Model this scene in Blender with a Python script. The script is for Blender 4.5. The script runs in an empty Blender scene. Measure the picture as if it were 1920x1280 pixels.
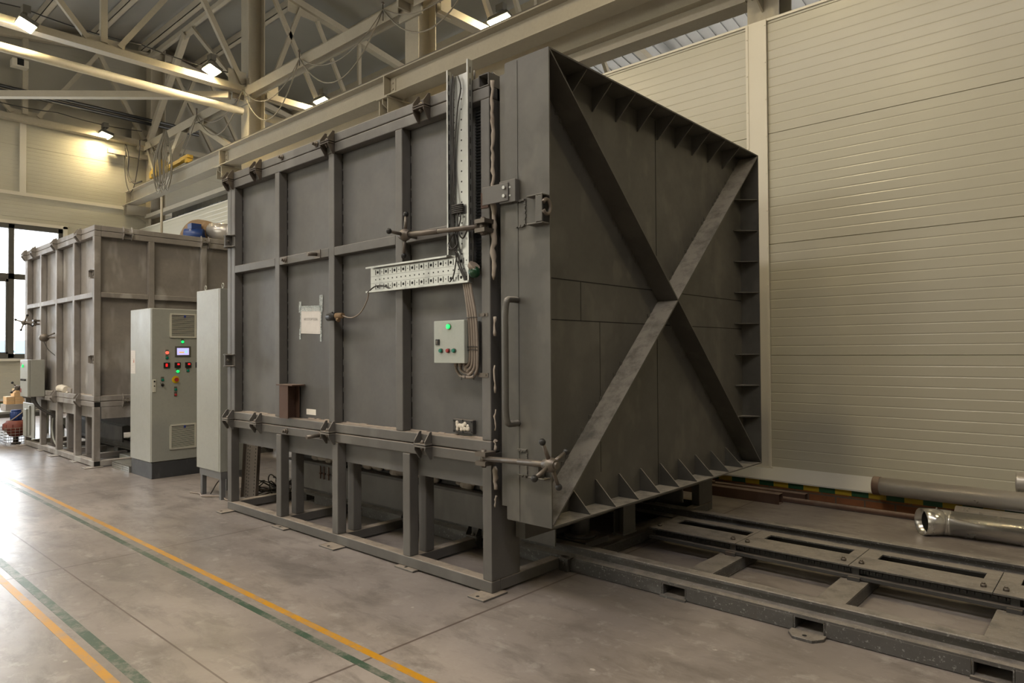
import bpy, bmesh, math, random
from mathutils import Vector, Matrix, Euler
random.seed(7)
PI = math.pi
COL = bpy.context.scene.collection
scn = bpy.context.scene

# ------------------------------------------------------------------ materials
def new_mat(name):
    m = bpy.data.materials.new(name); m.use_nodes = True
    nt = m.node_tree
    return m, nt, nt.nodes['Principled BSDF']

def N(nt, t, **kw):
    n = nt.nodes.new(t)
    for k, v in kw.items():
        setattr(n, k, v)
    return n

def L(nt, a, b): nt.links.new(a, b)

def mix_col(nt, fac, a, b):
    n = nt.nodes.new('ShaderNodeMix'); n.data_type = 'RGBA'
    for sock, v in ((n.inputs[0], fac), (n.inputs[6], a), (n.inputs[7], b)):
        if hasattr(v, 'is_output') or hasattr(v, 'links'):
            nt.links.new(v, sock)
        elif isinstance(v, (tuple, list)):
            sock.default_value = (*v, 1) if len(v) == 3 else v
        else:
            sock.default_value = v
    return n.outputs[2]

def ramp(nt, src, p0, p1, c0=(0, 0, 0, 1), c1=(1, 1, 1, 1)):
    r = nt.nodes.new('ShaderNodeValToRGB')
    r.color_ramp.elements[0].position = p0; r.color_ramp.elements[1].position = p1
    r.color_ramp.elements[0].color = c0; r.color_ramp.elements[1].color = c1
    nt.links.new(src, r.inputs[0])
    return r.outputs[0]

def noise(nt, scale, detail=4, rough=.6, vec=None, stretch=None, coord='Object', dist=0.0):
    if vec is None:
        tc = nt.nodes.new('ShaderNodeTexCoord'); vec = tc.outputs[coord]
    if stretch:
        mp = nt.nodes.new('ShaderNodeMapping'); mp.inputs['Scale'].default_value = stretch
        nt.links.new(vec, mp.inputs[0]); vec = mp.outputs[0]
    n = nt.nodes.new('ShaderNodeTexNoise')
    n.inputs['Scale'].default_value = scale; n.inputs['Detail'].default_value = detail
    n.inputs['Roughness'].default_value = rough; n.inputs['Distortion'].default_value = dist
    nt.links.new(vec, n.inputs['Vector'])
    return n.outputs['Fac']

def math_n(nt, op, a, b=None, c=None):
    n = nt.nodes.new('ShaderNodeMath'); n.operation = op
    for i, v in enumerate((a, b, c)):
        if v is None: continue
        if hasattr(v, 'links'): nt.links.new(v, n.inputs[i])
        else: n.inputs[i].default_value = v
    return n.outputs[0]

def add_bump(nt, bsdf, h, strength=.2, dist=.01):
    b = nt.nodes.new('ShaderNodeBump'); b.inputs['Strength'].default_value = strength
    b.inputs['Distance'].default_value = dist
    nt.links.new(h, b.inputs['Height']); nt.links.new(b.outputs[0], bsdf.inputs['Normal'])

def up_facing(nt):
    g = nt.nodes.new('ShaderNodeNewGeometry'); s = nt.nodes.new('ShaderNodeSeparateXYZ')
    nt.links.new(g.outputs['True Normal'], s.inputs[0])
    return ramp(nt, s.outputs[2], .25, .85)

def metal_paint(name, col, rough=.55, patch=(.0, .0, .0), patch_amt=0.0, dust=(.22, .18, .14), dust_amt=.8, var=.22, metallic=0.0, rust=0.0, vstretch=(1, 1, .35), pscale=2.6, coord='Object', spec=.5, speck=0.0, spots=None):
    m, nt, b = new_mat(name)
    n1 = noise(nt, 1.6, 5, .65, coord=coord)
    dark = tuple(c * (1 - var) for c in col); lite = tuple(min(1, c * (1 + var)) for c in col)
    c = mix_col(nt, ramp(nt, n1, .3, .7), dark, lite)
    n2 = noise(nt, 26, 3, .7, coord=coord)
    c = mix_col(nt, math_n(nt, 'MULTIPLY', ramp(nt, n2, .45, .75), .18), c, tuple(x * .6 for x in col))
    if patch_amt:
        n3 = noise(nt, pscale, 3, .55, stretch=vstretch, coord=coord)
        c = mix_col(nt, math_n(nt, 'MULTIPLY', ramp(nt, n3, .56, .66), patch_amt), c, patch)
    if rust:
        n4 = noise(nt, 4.5, 6, .7, stretch=(1, 1, .5), coord=coord)
        c = mix_col(nt, math_n(nt, 'MULTIPLY', ramp(nt, n4, .6, .8), rust), c, (.075, .032, .016))
    if dust_amt:
        n5 = noise(nt, 9, 5, .7, coord=coord)
        f = math_n(nt, 'MULTIPLY', up_facing(nt), ramp(nt, n5, .2, .55))
        c = mix_col(nt, math_n(nt, 'MULTIPLY', f, dust_amt), c, dust)
    if spots:
        tcs = nt.nodes.new('ShaderNodeTexCoord'); mps = nt.nodes.new('ShaderNodeMapping'); mps.inputs['Scale'].default_value = spots[1]
        nt.links.new(tcs.outputs[coord], mps.inputs[0])
        vs = nt.nodes.new('ShaderNodeTexVoronoi'); vs.inputs['Scale'].default_value = spots[0]; nt.links.new(mps.outputs[0], vs.inputs['Vector'])
        dd = math_n(nt, 'ADD', vs.outputs['Distance'], math_n(nt, 'MULTIPLY', noise(nt, 9, 3, .6, coord=coord), .22))
        c = mix_col(nt, math_n(nt, 'MULTIPLY', ramp(nt, dd, .30, .42, (1, 1, 1, 1), (0, 0, 0, 1)), spots[2]), c, spots[3])
    if speck:
        c = mix_col(nt, math_n(nt, 'MULTIPLY', ramp(nt, noise(nt, 55, 3, .8, coord=coord), .60, .66), speck), c, (.34, .34, .33))
    L(nt, c, b.inputs['Base Color'])
    b.inputs['Metallic'].default_value = metallic
    b.inputs['Specular IOR Level'].default_value = spec
    L(nt, math_n(nt, 'ADD', math_n(nt, 'MULTIPLY', noise(nt, 7, 4, .6, coord=coord), .3), rough - .15), b.inputs['Roughness'])
    add_bump(nt, b, n2, .06, .004)
    return m

M = {}
M['furnace'] = metal_paint('furnace_grey_paint', (.106, .101, .093), .5, (.20, .195, .185), .35, dust=(.36, .30, .24), dust_amt=.9, rust=.25)
M['panel'] = metal_paint('furnace_panel_paint', (.096, .094, .091), .48, (.16, .158, .15), .45, dust_amt=.8, rust=.12, vstretch=(1, 1, .8), pscale=1.4)
M['doorpaint'] = metal_paint('door_grey_paint', (.078, .074, .065), .5, (.125, .118, .10), .5, dust=(.42, .385, .33), dust_amt=.95, rust=.1, pscale=4.5, vstretch=(1, 1, .6), spots=(2.6, (1, 1, .8), .38, (.125, .12, .105)))
M['dusty'] = metal_paint('dusty_furnace_paint', (.205, .186, .170), .6, (.31, .295, .28), .7, dust=(.42, .38, .33), dust_amt=.8, vstretch=(1.6, 1.6, .5), pscale=2.2, spots=(2.0, (1.5, 1.5, .8), .55, (.40, .385, .365)))
M['darksteel'] = metal_paint('dark_bogie_steel', (.045, .043, .041), .6, (.12, .11, .10), .4, rust=.6, dust_amt=.6)
M['rail'] = metal_paint('rail_steel', (.072, .068, .064), .5, (.15, .15, .148), .5, dust=(.26, .23, .20), dust_amt=.85, rust=.4, speck=.55, vstretch=(.4, 1, 1), pscale=9)
M['rusty'] = metal_paint('rusty_steel', (.085, .045, .03), .75, (.13, .1, .08), .5, rust=.5, dust=(.25, .19, .15), dust_amt=.7)
M['beam'] = metal_paint('cream_beam_paint', (.36, .325, .255), .5, var=.06, dust_amt=0, spec=.35)
M['cabinet'] = metal_paint('cabinet_light_grey', (.305, .308, .272), .42, var=.04, dust_amt=.3, dust=(.5, .48, .44))
M['cabdirty'] = metal_paint('control_box_grey', (.36, .385, .35), .42, (.40, .41, .36), .5, var=.05, dust_amt=.3, pscale=9, vstretch=(1, 1, 1))
M['plinth'] = metal_paint('plinth_dark_grey', (.045, .047, .05), .5, (.09, .09, .09), .6, dust_amt=.2, pscale=12)
M['legpaint'] = metal_paint('stand_grey', (.13, .13, .128), .5, dust_amt=.3)
M['louvre'] = metal_paint('vent_beige', (.50, .485, .41), .5, var=.04, dust_amt=0)
M['galv'] = metal_paint('galvanised_steel', (.43, .435, .415), .36, (.27, .275, .262), .6, metallic=.75, dust_amt=.3, dust=(.4, .36, .3), var=.1, pscale=8)
M['duct'] = metal_paint('galvanised_duct', (.46, .44, .415), .32, (.36, .335, .305), .8, metallic=.5, dust=(.42, .37, .32), dust_amt=.75, var=.1, pscale=5, vstretch=(.3, 1, 1))
M['ductshiny'] = metal_paint('shiny_galvanised_duct', (.60, .585, .56), .24, (.48, .46, .43), .8, metallic=.88, dust=(.42, .37, .32), dust_amt=.25, var=.1, pscale=5, vstretch=(.3, 1, 1))
M['bluesteel'] = metal_paint('blue_grey_steel', (.10, .125, .16), .3, metallic=.6, dust_amt=.1)
M['steel'] = metal_paint('worn_steel', (.15, .13, .11), .45, metallic=.6, dust=(.36, .3, .25), dust_amt=.4)
M['clamprust'] = metal_paint('dark_rusty_clamp', (.06, .048, .038), .7, (.12, .09, .06), .4, rust=.5, dust_amt=.4)
M['conduit'] = metal_paint('dusty_conduit', (.23, .19, .155), .65, dust=(.34, .28, .23), dust_amt=.4)

def plain(name, col, rough=.5, metallic=0, emit=None, es=0):
    m, nt, b = new_mat(name)
    n = noise(nt, 14, 3)
    L(nt, mix_col(nt, n, tuple(c * .85 for c in col), tuple(min(1, c * 1.12) for c in col)), b.inputs['Base Color'])
    b.inputs['Roughness'].default_value = rough; b.inputs['Metallic'].default_value = metallic
    if emit:
        b.inputs['Emission Color'].default_value = (*emit, 1); b.inputs['Emission Strength'].default_value = es
    return m
M['black'] = plain('black_plastic', (.012, .012, .012), .45)
M['hole'] = plain('hole_dark', (.006, .006, .006), .9)
M['cable'] = plain('grey_black_cable', (.03, .027, .024), .6)
M['cablegrey'] = plain('overhead_cable', (.22, .195, .15), .6)
M['green_lit'] = plain('green_lamp_lit', (.02, .5, .15), .3, emit=(.01, 1, .18), es=.75)
M['red_lit'] = plain('red_lamp_lit', (.6, .05, .03), .3, emit=(1, .10, .06), es=1.5)
M['red_digit'] = plain('red_display_lit', (.4, .01, .01), .3, emit=(1, .02, .02), es=.8)
M['green_btn'] = plain('green_button', (.0, .17, .11), .35)
M['red_btn'] = plain('red_button', (.33, .03, .03), .35)
M['yellow'] = plain('yellow_plastic', (.62, .43, .01), .4)
M['blue'] = plain('blue_paint', (.012, .04, .17), .4)
M['bluechip'] = plain('blue_chip', (.02, .04, .22), .4)
M['redpaint'] = plain('oxide_red_paint', (.15, .028, .016), .55)
M['screen'] = plain('screen_lavender', (.3, .28, .5), .2, emit=(.58, .52, .95), es=.75)
M['screen_bar'] = plain('screen_yellow', (.6, .35, .02), .2, emit=(.9, .55, .05), es=.6)
M['screen_teal'] = plain('screen_teal', (.3, .6, .6), .2, emit=(.45, .85, .9), es=.6)
M['bezel'] = plain('screen_bezel', (.10, .095, .075), .4)
M['paper'] = plain('paper_white', (.62, .59, .56), .8)
M['ink'] = plain('faded_ink', (.30, .29, .28), .8)
M['inkred'] = plain('faded_red_ink', (.45, .16, .12), .8)
M['labelwhite'] = plain('label_white', (.8, .76, .68), .7)
M['beacon'] = plain('green_beacon', (.0, .035, .01), .3)
M['wool'] = metal_paint('ceramic_wool', (.33, .285, .24), .95, (.2, .16, .13), .6, dust_amt=0, var=.25, pscale=20)
M['whitewool'] = metal_paint('white_wool', (.68, .63, .54), .95, dust_amt=0)
M['firebrick'] = metal_paint('yellow_firebrick', (.62, .40, .20), .9, dust_amt=.5, dust=(.8, .75, .65))
M['greyblock'] = metal_paint('grey_block', (.30, .27, .25), .9, dust_amt=.3)
M['hoistyellow'] = plain('hoist_yellow', (.50, .30, .02), .5)
M['rag'] = plain('dark_brown_felt', (.05, .032, .02), .9)
M['insul'] = metal_paint('brown_lagging', (.20, .13, .07), .9, (.3, .22, .15), .6, dust_amt=0, pscale=7)
M['frame'] = plain('window_frame_brown', (.07, .065, .055), .5)
M['tape'] = plain('clear_tape', (.42, .46, .47), .12)
M['lens'] = plain('lamp_lens', (.9, .85, .6), .3, emit=(1, .80, .44), es=230)
M['lamp_body'] = plain('lamp_housing', (.10, .095, .08), .5)
M['pebble'] = plain('dust_ridge', (.36, .30, .25), .95)

# tape partly see-through
def tape_mat():
    m, nt, b = new_mat('clear_adhesive_tape')
    n = noise(nt, 60, 3)
    b.inputs['Base Color'].default_value = (.55, .6, .6, 1)
    b.inputs['Roughness'].default_value = .12
    L(nt, math_n(nt, 'ADD', math_n(nt, 'MULTIPLY', ramp(nt, n, .35, .65), .5), .22), b.inputs['Alpha'])
    return m
M['tape'] = tape_mat()

def glass_mat():
    m = bpy.data.materials.new('window_glass'); m.use_nodes = True; nt = m.node_tree
    for n in list(nt.nodes): nt.nodes.remove(n)
    o = nt.nodes.new('ShaderNodeOutputMaterial'); t = nt.nodes.new('ShaderNodeBsdfTransparent')
    g = nt.nodes.new('ShaderNodeBsdfGlossy'); g.inputs['Roughness'].default_value = .03
    mx = nt.nodes.new('ShaderNodeMixShader'); mx.inputs[0].default_value = .07
    L(nt, t.outputs[0], mx.inputs[1]); L(nt, g.outputs[0], mx.inputs[2]); L(nt, mx.outputs[0], o.inputs[0])
    return m
M['glass'] = glass_mat()

def floor_mat():
    m, nt, b = new_mat('worn_concrete_floor')
    tc = N(nt, 'ShaderNodeTexCoord'); v = tc.outputs['Object']
    n1 = noise(nt, .55, 6, .62, vec=v, dist=.6)
    n2 = noise(nt, 2.2, 6, .7, vec=v, stretch=(1, 2.2, 1), dist=.4)
    n3 = noise(nt, 40, 4, .75, vec=v)
    n4 = noise(nt, 7, 5, .7, vec=v)
    c = mix_col(nt, ramp(nt, n1, .36, .64), (.195, .168, .153), (.352, .311, .286))
    c = mix_col(nt, math_n(nt, 'MULTIPLY', ramp(nt, n2, .48, .66), .75), c, (.135, .118, .106))
    c = mix_col(nt, math_n(nt, 'MULTIPLY', ramp(nt, n4, .56, .66), .45), c, (.42, .39, .365))
    nS = noise(nt, 3.0, 7, .75, vec=v, stretch=(.5, 3.0, 1), dist=1.2)
    c = mix_col(nt, math_n(nt, 'MULTIPLY', ramp(nt, nS, .60, .72), .5), c, (.43, .40, .37))
    c = mix_col(nt, math_n(nt, 'MULTIPLY', n3, .30), c, (.18, .155, .135))
    # paint drips and plaster spots
    vo = N(nt, 'ShaderNodeTexVoronoi'); vo.inputs['Scale'].default_value = 4.2
    mp = N(nt, 'ShaderNodeMapping'); mp.inputs['Scale'].default_value = (1, 1.3, 1)
    L(nt, v, mp.inputs[0]); L(nt, mp.outputs[0], vo.inputs['Vector'])
    gate = ramp(nt, noise(nt, 1.1, 2, .5, vec=v), .52, .60)
    spot = math_n(nt, 'LESS_THAN', math_n(nt, 'ADD', vo.outputs['Distance'], math_n(nt, 'MULTIPLY', n3, .16)), .135)
    c = mix_col(nt, math_n(nt, 'MULTIPLY', math_n(nt, 'MULTIPLY', spot, gate), .75), c, (.50, .46, .42))
    # saw-cut joints
    sp = N(nt, 'ShaderNodeSeparateXYZ'); L(nt, v, sp.inputs[0])
    def joint(axis, off, period, w):
        t = math_n(nt, 'ABSOLUTE', math_n(nt, 'SUBTRACT', math_n(nt, 'FLOORED_MODULO', math_n(nt, 'ADD', axis, off + period / 2), period), period / 2))
        return math_n(nt, 'LESS_THAN', t, w)
    jx = joint(sp.outputs[0], -.14, 2.8, .008)
    jy = joint(sp.outputs[1], 1.595, 5.8, .005)
    j = math_n(nt, 'MAXIMUM', jx, jy)
    c = mix_col(nt, math_n(nt, 'MULTIPLY', j, .8), c, (.085, .06, .05))
    L(nt, c, b.inputs['Base Color'])
    r = math_n(nt, 'ADD', .13, math_n(nt, 'MULTIPLY', math_n(nt, 'ADD', n4, n2), .22))
    L(nt, r, b.inputs['Roughness'])
    h = math_n(nt, 'SUBTRACT', math_n(nt, 'MULTIPLY', n3, .3), math_n(nt, 'MULTIPLY', j, 1.0))
    add_bump(nt, b, math_n(nt, 'ADD', h, math_n(nt, 'MULTIPLY', n2, .7)), .12, .006)
    return m
M['floor'] = floor_mat()

def line_mat(name, col, worn):
    m, nt, b = new_mat(name)
    n = noise(nt, 5, 6, .7); n2 = noise(nt, 40, 4, .7)
    c = mix_col(nt, math_n(nt, 'MULTIPLY', n2, .35), col, tuple(x * .6 for x in col))
    sp = N(nt, 'ShaderNodeTexCoord'); s = N(nt, 'ShaderNodeSeparateXYZ'); L(nt, sp.outputs['Object'], s.inputs[0])
    c = mix_col(nt, math_n(nt, 'MULTIPLY', ramp(nt, math_n(nt, 'ADD', n, math_n(nt, 'MULTIPLY', n2, .25)), .58, .78), worn), c, (.26, .235, .21))
    L(nt, c, b.inputs['Base Color']); b.inputs['Roughness'].default_value = .42
    return m
M['line_y'] = line_mat('yellow_floor_paint', (.52, .255, .012), .55)
M['line_g'] = line_mat('green_floor_paint', (.045, .085, .055), .75)

def wall_mat(name, col, rough=.33):
    m, nt, b = new_mat(name)
    n1 = noise(nt, .7, 4, .6); n2 = noise(nt, 60, 2, .5)
    c = mix_col(nt, ramp(nt, n1, .3, .7), tuple(x * .95 for x in col), tuple(min(1, x * 1.04) for x in col))
    L(nt, c, b.inputs['Base Color']); b.inputs['Roughness'].default_value = rough
    add_bump(nt, b, n2, .03, .002)
    return m
M['wall'] = wall_mat('cream_sandwich_panel', (.43, .408, .328), .28)
M['trim'] = wall_mat('cream_trim', (.60, .565, .48), .4)
M['sill'] = wall_mat('grey_flashing', (.50, .49, .46), .4)
M['roof'] = wall_mat('grey_roof_panel', (.27, .262, .235), .55)
M['roofcorr'] = wall_mat('corrugated_roof_sheet', (.26, .265, .265), .4)
M['upperwall'] = wall_mat('grey_shaded_panel', (.29, .275, .235), .5)  # grey deepened for the gable's shade above the lamps; far wall shares it
M['outwall'] = wall_mat('pale_outdoor_render', (.75, .74, .72), .8)
M['outblue'] = wall_mat('blue_outdoor_fence', (.25, .35, .48), .7)
M['outground'] = wall_mat('outdoor_asphalt', (.3, .3, .3), .9)

def brick_mat():
    m, nt, b = new_mat('orange_brick')
    tc = N(nt, 'ShaderNodeTexCoord'); s = N(nt, 'ShaderNodeSeparateXYZ'); L(nt, tc.outputs['Object'], s.inputs[0])
    cb = N(nt, 'ShaderNodeCombineXYZ'); L(nt, math_n(nt, 'ADD', s.outputs[0], s.outputs[1]), cb.inputs[0]); L(nt, s.outputs[2], cb.inputs[1])
    br = N(nt, 'ShaderNodeTexBrick'); L(nt, cb.outputs[0], br.inputs['Vector'])
    br.inputs['Scale'].default_value = 1; br.inputs['Brick Width'].default_value = .26; br.inputs['Row Height'].default_value = .075
    br.inputs['Mortar Size'].default_value = .008
    br.inputs['Color1'].default_value = (.25, .095, .035, 1); br.inputs['Color2'].default_value = (.17, .065, .03, 1); br.inputs['Mortar'].default_value = (.12, .09, .065, 1)
    n = noise(nt, 9, 5, .7)
    L(nt, mix_col(nt, math_n(nt, 'MULTIPLY', ramp(nt, n, .45, .8), .6), br.outputs[0], (.10, .05, .03)), b.inputs['Base Color'])
    b.inputs['Roughness'].default_value = .9
    add_bump(nt, b, math_n(nt, 'SUBTRACT', n, br.outputs['Fac']), .5, .01)
    return m
M['brick'] = brick_mat()

def hazard_mat():
    m, nt, b = new_mat('yellow_green_hazard_band')
    tc = N(nt, 'ShaderNodeTexCoord'); s = N(nt, 'ShaderNodeSeparateXYZ'); L(nt, tc.outputs['Object'], s.inputs[0])
    t = math_n(nt, 'FLOORED_MODULO', math_n(nt, 'ADD', s.outputs[0], s.outputs[1]), .30)
    k = math_n(nt, 'GREATER_THAN', t, .15)
    n = noise(nt, 16, 4, .7)
    c = mix_col(nt, k, (.40, .27, .012), (.012, .075, .03))
    L(nt, mix_col(nt, math_n(nt, 'MULTIPLY', ramp(nt, n, .5, .8), .4), c, (.1, .08, .05)), b.inputs['Base Color'])
    b.inputs['Roughness'].default_value = .6
    return m
M['hazard'] = hazard_mat()

# ------------------------------------------------------------------ mesh builder
class MB:
    def __init__(self): self.bm = bmesh.new(); self.smooth = []; self.mi = 0; self.T = Matrix.Identity(4)
    def _fin(self, faces, smooth=False):
        for f in faces:
            f.material_index = self.mi; f.smooth = smooth
    def face(self, pts):
        vs = [self.bm.verts.new(self.T @ Vector(p)) for p in pts]
        f = self.bm.faces.new(vs); self._fin([f]); return f
    def box(self, x0, x1, y0, y1, z0, z1):
        v = [self.bm.verts.new(self.T @ Vector((x, y, z))) for x in (x0, x1) for y in (y0, y1) for z in (z0, z1)]
        q = [(0, 1, 3, 2), (4, 6, 7, 5), (0, 4, 5, 1), (2, 3, 7, 6), (0, 2, 6, 4), (1, 5, 7, 3)]
        self._fin([self.bm.faces.new([v[i] for i in f]) for f in q]); return self
    def prism(self, pts, axis, a, b):
        """extrude a 2-D outline along an axis from a to b; pts are the other two coordinates in xyz order"""
        def mk(p, t):
            if axis == 'x': return (t, p[0], p[1])
            if axis == 'y': return (p[0], t, p[1])
            return (p[0], p[1], t)
        A = [self.bm.verts.new(self.T @ Vector(mk(p, a))) for p in pts]
        B = [self.bm.verts.new(self.T @ Vector(mk(p, b))) for p in pts]
        n = len(pts); fs = [self.bm.faces.new(A), self.bm.faces.new(B[::-1])]
        for i in range(n):
            fs.append(self.bm.faces.new([A[i], B[i], B[(i + 1) % n], A[(i + 1) % n]]))
        self._fin(fs); return self
    def beam(self, p0, p1, w, h, up=(0, 0, 1)):
        """rectangular bar from p0 to p1"""
        p0 = Vector(p0); p1 = Vector(p1); d = (p1 - p0).normalized()
        u = Vector(up)
        if abs(d.dot(u)) > .98: u = Vector((0, 1, 0))
        s = d.cross(u).normalized(); u = s.cross(d).normalized()
        vs = []
        for p in (p0, p1):
            for a, b in ((-1, -1), (1, -1), (1, 1), (-1, 1)):
                vs.append(self.bm.verts.new(self.T @ (p + s * (a * w / 2) + u * (b * h / 2))))
        q = [(0, 3, 2, 1), (4, 5, 6, 7), (0, 1, 5, 4), (1, 2, 6, 5), (2, 3, 7, 6), (3, 0, 4, 7)]
        self._fin([self.bm.faces.new([vs[i] for i in f]) for f in q]); return self
    def tube(self, pts, r, seg=10, cap=True, closed=False):
        pts = [Vector(p) for p in pts]; n = len(pts)
        rs = r if isinstance(r, (list, tuple)) else [r] * n
        rings = []; ref = None
        for i in range(n):
            if closed: d = (pts[(i + 1) % n] - pts[i - 1])
            else: d = (pts[min(i + 1, n - 1)] - pts[max(i - 1, 0)])
            d.normalize()
            if ref is None:
                ref = Vector((0, 0, 1)) if abs(d.z) < .9 else Vector((1, 0, 0))
            s = d.cross(ref)
            if s.length < 1e-5: s = d.cross(Vector((0, 1, 0)))
            s.normalize(); u = s.cross(d).normalized(); ref = u
            rings.append([self.bm.verts.new(self.T @ (pts[i] + (s * math.cos(2 * PI * k / seg) + u * math.sin(2 * PI * k / seg)) * rs[i])) for k in range(seg)])
        fs = []
        for i in range(n if closed else n - 1):
            a, b = rings[i], rings[(i + 1) % n]
            for k in range(seg):
                fs.append(self.bm.faces.new([a[k], a[(k + 1) % seg], b[(k + 1) % seg], b[k]]))
        self._fin(fs, True)
        if cap and not closed:
            self._fin([self.bm.faces.new(rings[0][::-1]), self.bm.faces.new(rings[-1])])
        return self
    def cyl(self, p0, p1, r, seg=16, r2=None): return self.tube([p0, p1], [r, r if r2 is None else r2], seg)
    def pipe(self, p0, p1, r, th, seg=32):
        """hollow pipe"""
        p0 = Vector(p0); p1 = Vector(p1)
        d = (p1 - p0).normalized()
        self.revolve([(r, 0), (r, 1), (r - th, 1), (r - th, 0)], p0, p1, seg); return self
    def revolve(self, prof, p0, p1, seg=32, closed=True):
        """profile (radius, t) turned about the axis p0-p1; t=0 at p0 and 1 at p1"""
        p0 = Vector(p0); p1 = Vector(p1); d = p1 - p0; dn = d.normalized()
        ref = Vector((0, 0, 1)) if abs(dn.z) < .9 else Vector((1, 0, 0))
        s = dn.cross(ref).normalized(); u = s.cross(dn)
        rings = []
        for r, t in prof:
            if r < 1e-6: rings.append([self.bm.verts.new(self.T @ (p0 + d * t))] * seg)
            else: rings.append([self.bm.verts.new(self.T @ (p0 + d * t + (s * math.cos(2 * PI * k / seg) + u * math.sin(2 * PI * k / seg)) * r)) for k in range(seg)])
        fs = []; m = len(prof)
        for i in range(m if closed else m - 1):
            a, b = rings[i], rings[(i + 1) % m]
            for k in range(seg):
                vs = []
                for vv in (a[k], a[(k + 1) % seg], b[(k + 1) % seg], b[k]):
                    if vv not in vs: vs.append(vv)
                if len(vs) > 2: fs.append(self.bm.faces.new(vs))
        self._fin(fs, True); return self
    def sphere(self, c, r, seg=14, rings=8, scale=(1, 1, 1)):
        prof = []
        c = Vector(c)
        vs = []
        for i in range(rings + 1):
            th = PI * i / rings
            if i in (0, rings): vs.append([self.bm.verts.new(self.T @ (c + Vector((0, 0, r * math.cos(th) * scale[2]))))] * seg)
            else: vs.append([self.bm.verts.new(self.T @ (c + Vector((r * math.sin(th) * math.cos(2 * PI * k / seg) * scale[0], r * math.sin(th) * math.sin(2 * PI * k / seg) * scale[1], r * math.cos(th) * scale[2])))) for k in range(seg)])
        fs = []
        for i in range(rings):
            for k in range(seg):
                q = []
                for vv in (vs[i][k], vs[i + 1][k], vs[i + 1][(k + 1) % seg], vs[i][(k + 1) % seg]):
                    if vv not in q: q.append(vv)
                fs.append(self.bm.faces.new(q))
        self._fin(fs, True); return self
    def build(self, name, mats, parent=None, bevel=0, seg=1):
        bmesh.ops.recalc_face_normals(self.bm, faces=self.bm.faces[:])
        if parent is not None:
            base = ORG.get(parent.name, Vector((0, 0, 0)))
        else:
            base = None
            xs = [v.co for v in self.bm.verts]
            lo = Vector((min(c.x for c in xs), min(c.y for c in xs), min(c.z for c in xs))); hi = Vector((max(c.x for c in xs), max(c.y for c in xs), max(c.z for c in xs)))
            base = Vector(((lo.x + hi.x) / 2, (lo.y + hi.y) / 2, lo.z))
        if KEEP_ORIGIN[0]: base = Vector((0, 0, 0))
        bmesh.ops.translate(self.bm, verts=self.bm.verts[:], vec=-base)
        me = bpy.data.meshes.new(name); self.bm.to_mesh(me); self.bm.free()
        if not isinstance(mats, (list, tuple)): mats = [mats]
        for m in mats: me.materials.append(M[m] if isinstance(m, str) else m)
        o = bpy.data.objects.new(name, me); COL.objects.link(o)
        if parent is not None:
            o.parent = parent; ORG[o.name] = base
        else:
            o.location = base; ORG[o.name] = base
        if bevel:
            b = o.modifiers.new('edge', 'BEVEL'); b.width = bevel; b.segments = seg; b.limit_method = 'ANGLE'; b.angle_limit = math.radians(40)
        return o
ORG = {}
KEEP_ORIGIN = [False]

def thing(name, label, cat, loc=(0, 0, 0), group=None):
    o = bpy.data.objects.new(name, None); COL.objects.link(o); o.location = loc
    o.empty_display_size = .1
    ORG[o.name] = Vector(loc)
    return tag(o, label, cat, group)
def tag(o, label, cat, group=None):
    o['label'] = label; o['category'] = cat
    if group: o['group'] = group
    return o
def struct(name, mb, mats, parent=None, **kw):
    o = mb.build(name, mats, parent, **kw)
    if parent is None: o['kind'] = 'structure'
    return o
def bx(name, mats, parent, *c, bevel=0, seg=1):
    m = MB(); m.box(*c); return m.build(name, mats, parent, bevel, seg)
def copy_tree(o, parent=None):
    c = o.copy(); COL.objects.link(c)
    if parent is not None: c.parent = parent
    for ch in list(o.children): copy_tree(ch, c)
    return c
def spline(pts, n=10):
    """Catmull-Rom through pts"""
    P = [Vector(p) for p in pts]; P = [2 * P[0] - P[1]] + P + [2 * P[-1] - P[-2]]
    out = []
    for i in range(1, len(P) - 2):
        for k in range(n):
            t = k / n; a, b, c, d = P[i - 1], P[i], P[i + 1], P[i + 2]
            out.append(.5 * ((2 * b) + (c - a) * t + (2 * a - 5 * b + 4 * c - d) * t * t + (3 * b - a - 3 * c + d) * t ** 3))
    out.append(P[-2]); return out
def sag(p0, p1, drop, n=16):
    p0 = Vector(p0); p1 = Vector(p1)
    return [p0.lerp(p1, i / n) - Vector((0, 0, drop * 4 * (i / n) * (1 - i / n))) for i in range(n + 1)]
def text_mesh(body, size, loc, rot, mat, name, parent, depth=.0004):
    cu = bpy.data.curves.new('lettering', 'FONT'); cu.body = body; cu.size = size; cu.align_x = 'CENTER'; cu.align_y = 'CENTER'; cu.extrude = depth
    to = bpy.data.objects.new('lettering', cu); COL.objects.link(to)
    dg = bpy.context.evaluated_depsgraph_get()
    me = bpy.data.meshes.new_from_object(to.evaluated_get(dg))
    bpy.data.objects.remove(to); 
    me.transform(Matrix.Translation(Vector(loc) - ORG.get(parent.name, Vector())) @ Euler(rot).to_matrix().to_4x4())
    me.materials.clear(); me.materials.append(M[mat]); me.name = name
    o = bpy.data.objects.new(name, me); COL.objects.link(o); o.parent = parent; ORG[o.name] = ORG.get(parent.name, Vector())
    return o

# ------------------------------------------------------------------ camera
cam = bpy.data.cameras.new('camera'); camo = bpy.data.objects.new('camera', cam); COL.objects.link(camo)
R = Matrix(((0.74149351, 0.01523977, 0.67078694), (0.67093107, -0.00755161, -0.74148127), (-0.00623448, 0.99985535, -0.0158243)))
camo.matrix_world = Matrix.Translation((2.92744283, -3.03781051, 1.5)) @ R.to_4x4()
cam.sensor_width = 36; cam.lens = 1276.4513 / 1920 * 36; cam.clip_end = 300
scn.camera = camo

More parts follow.
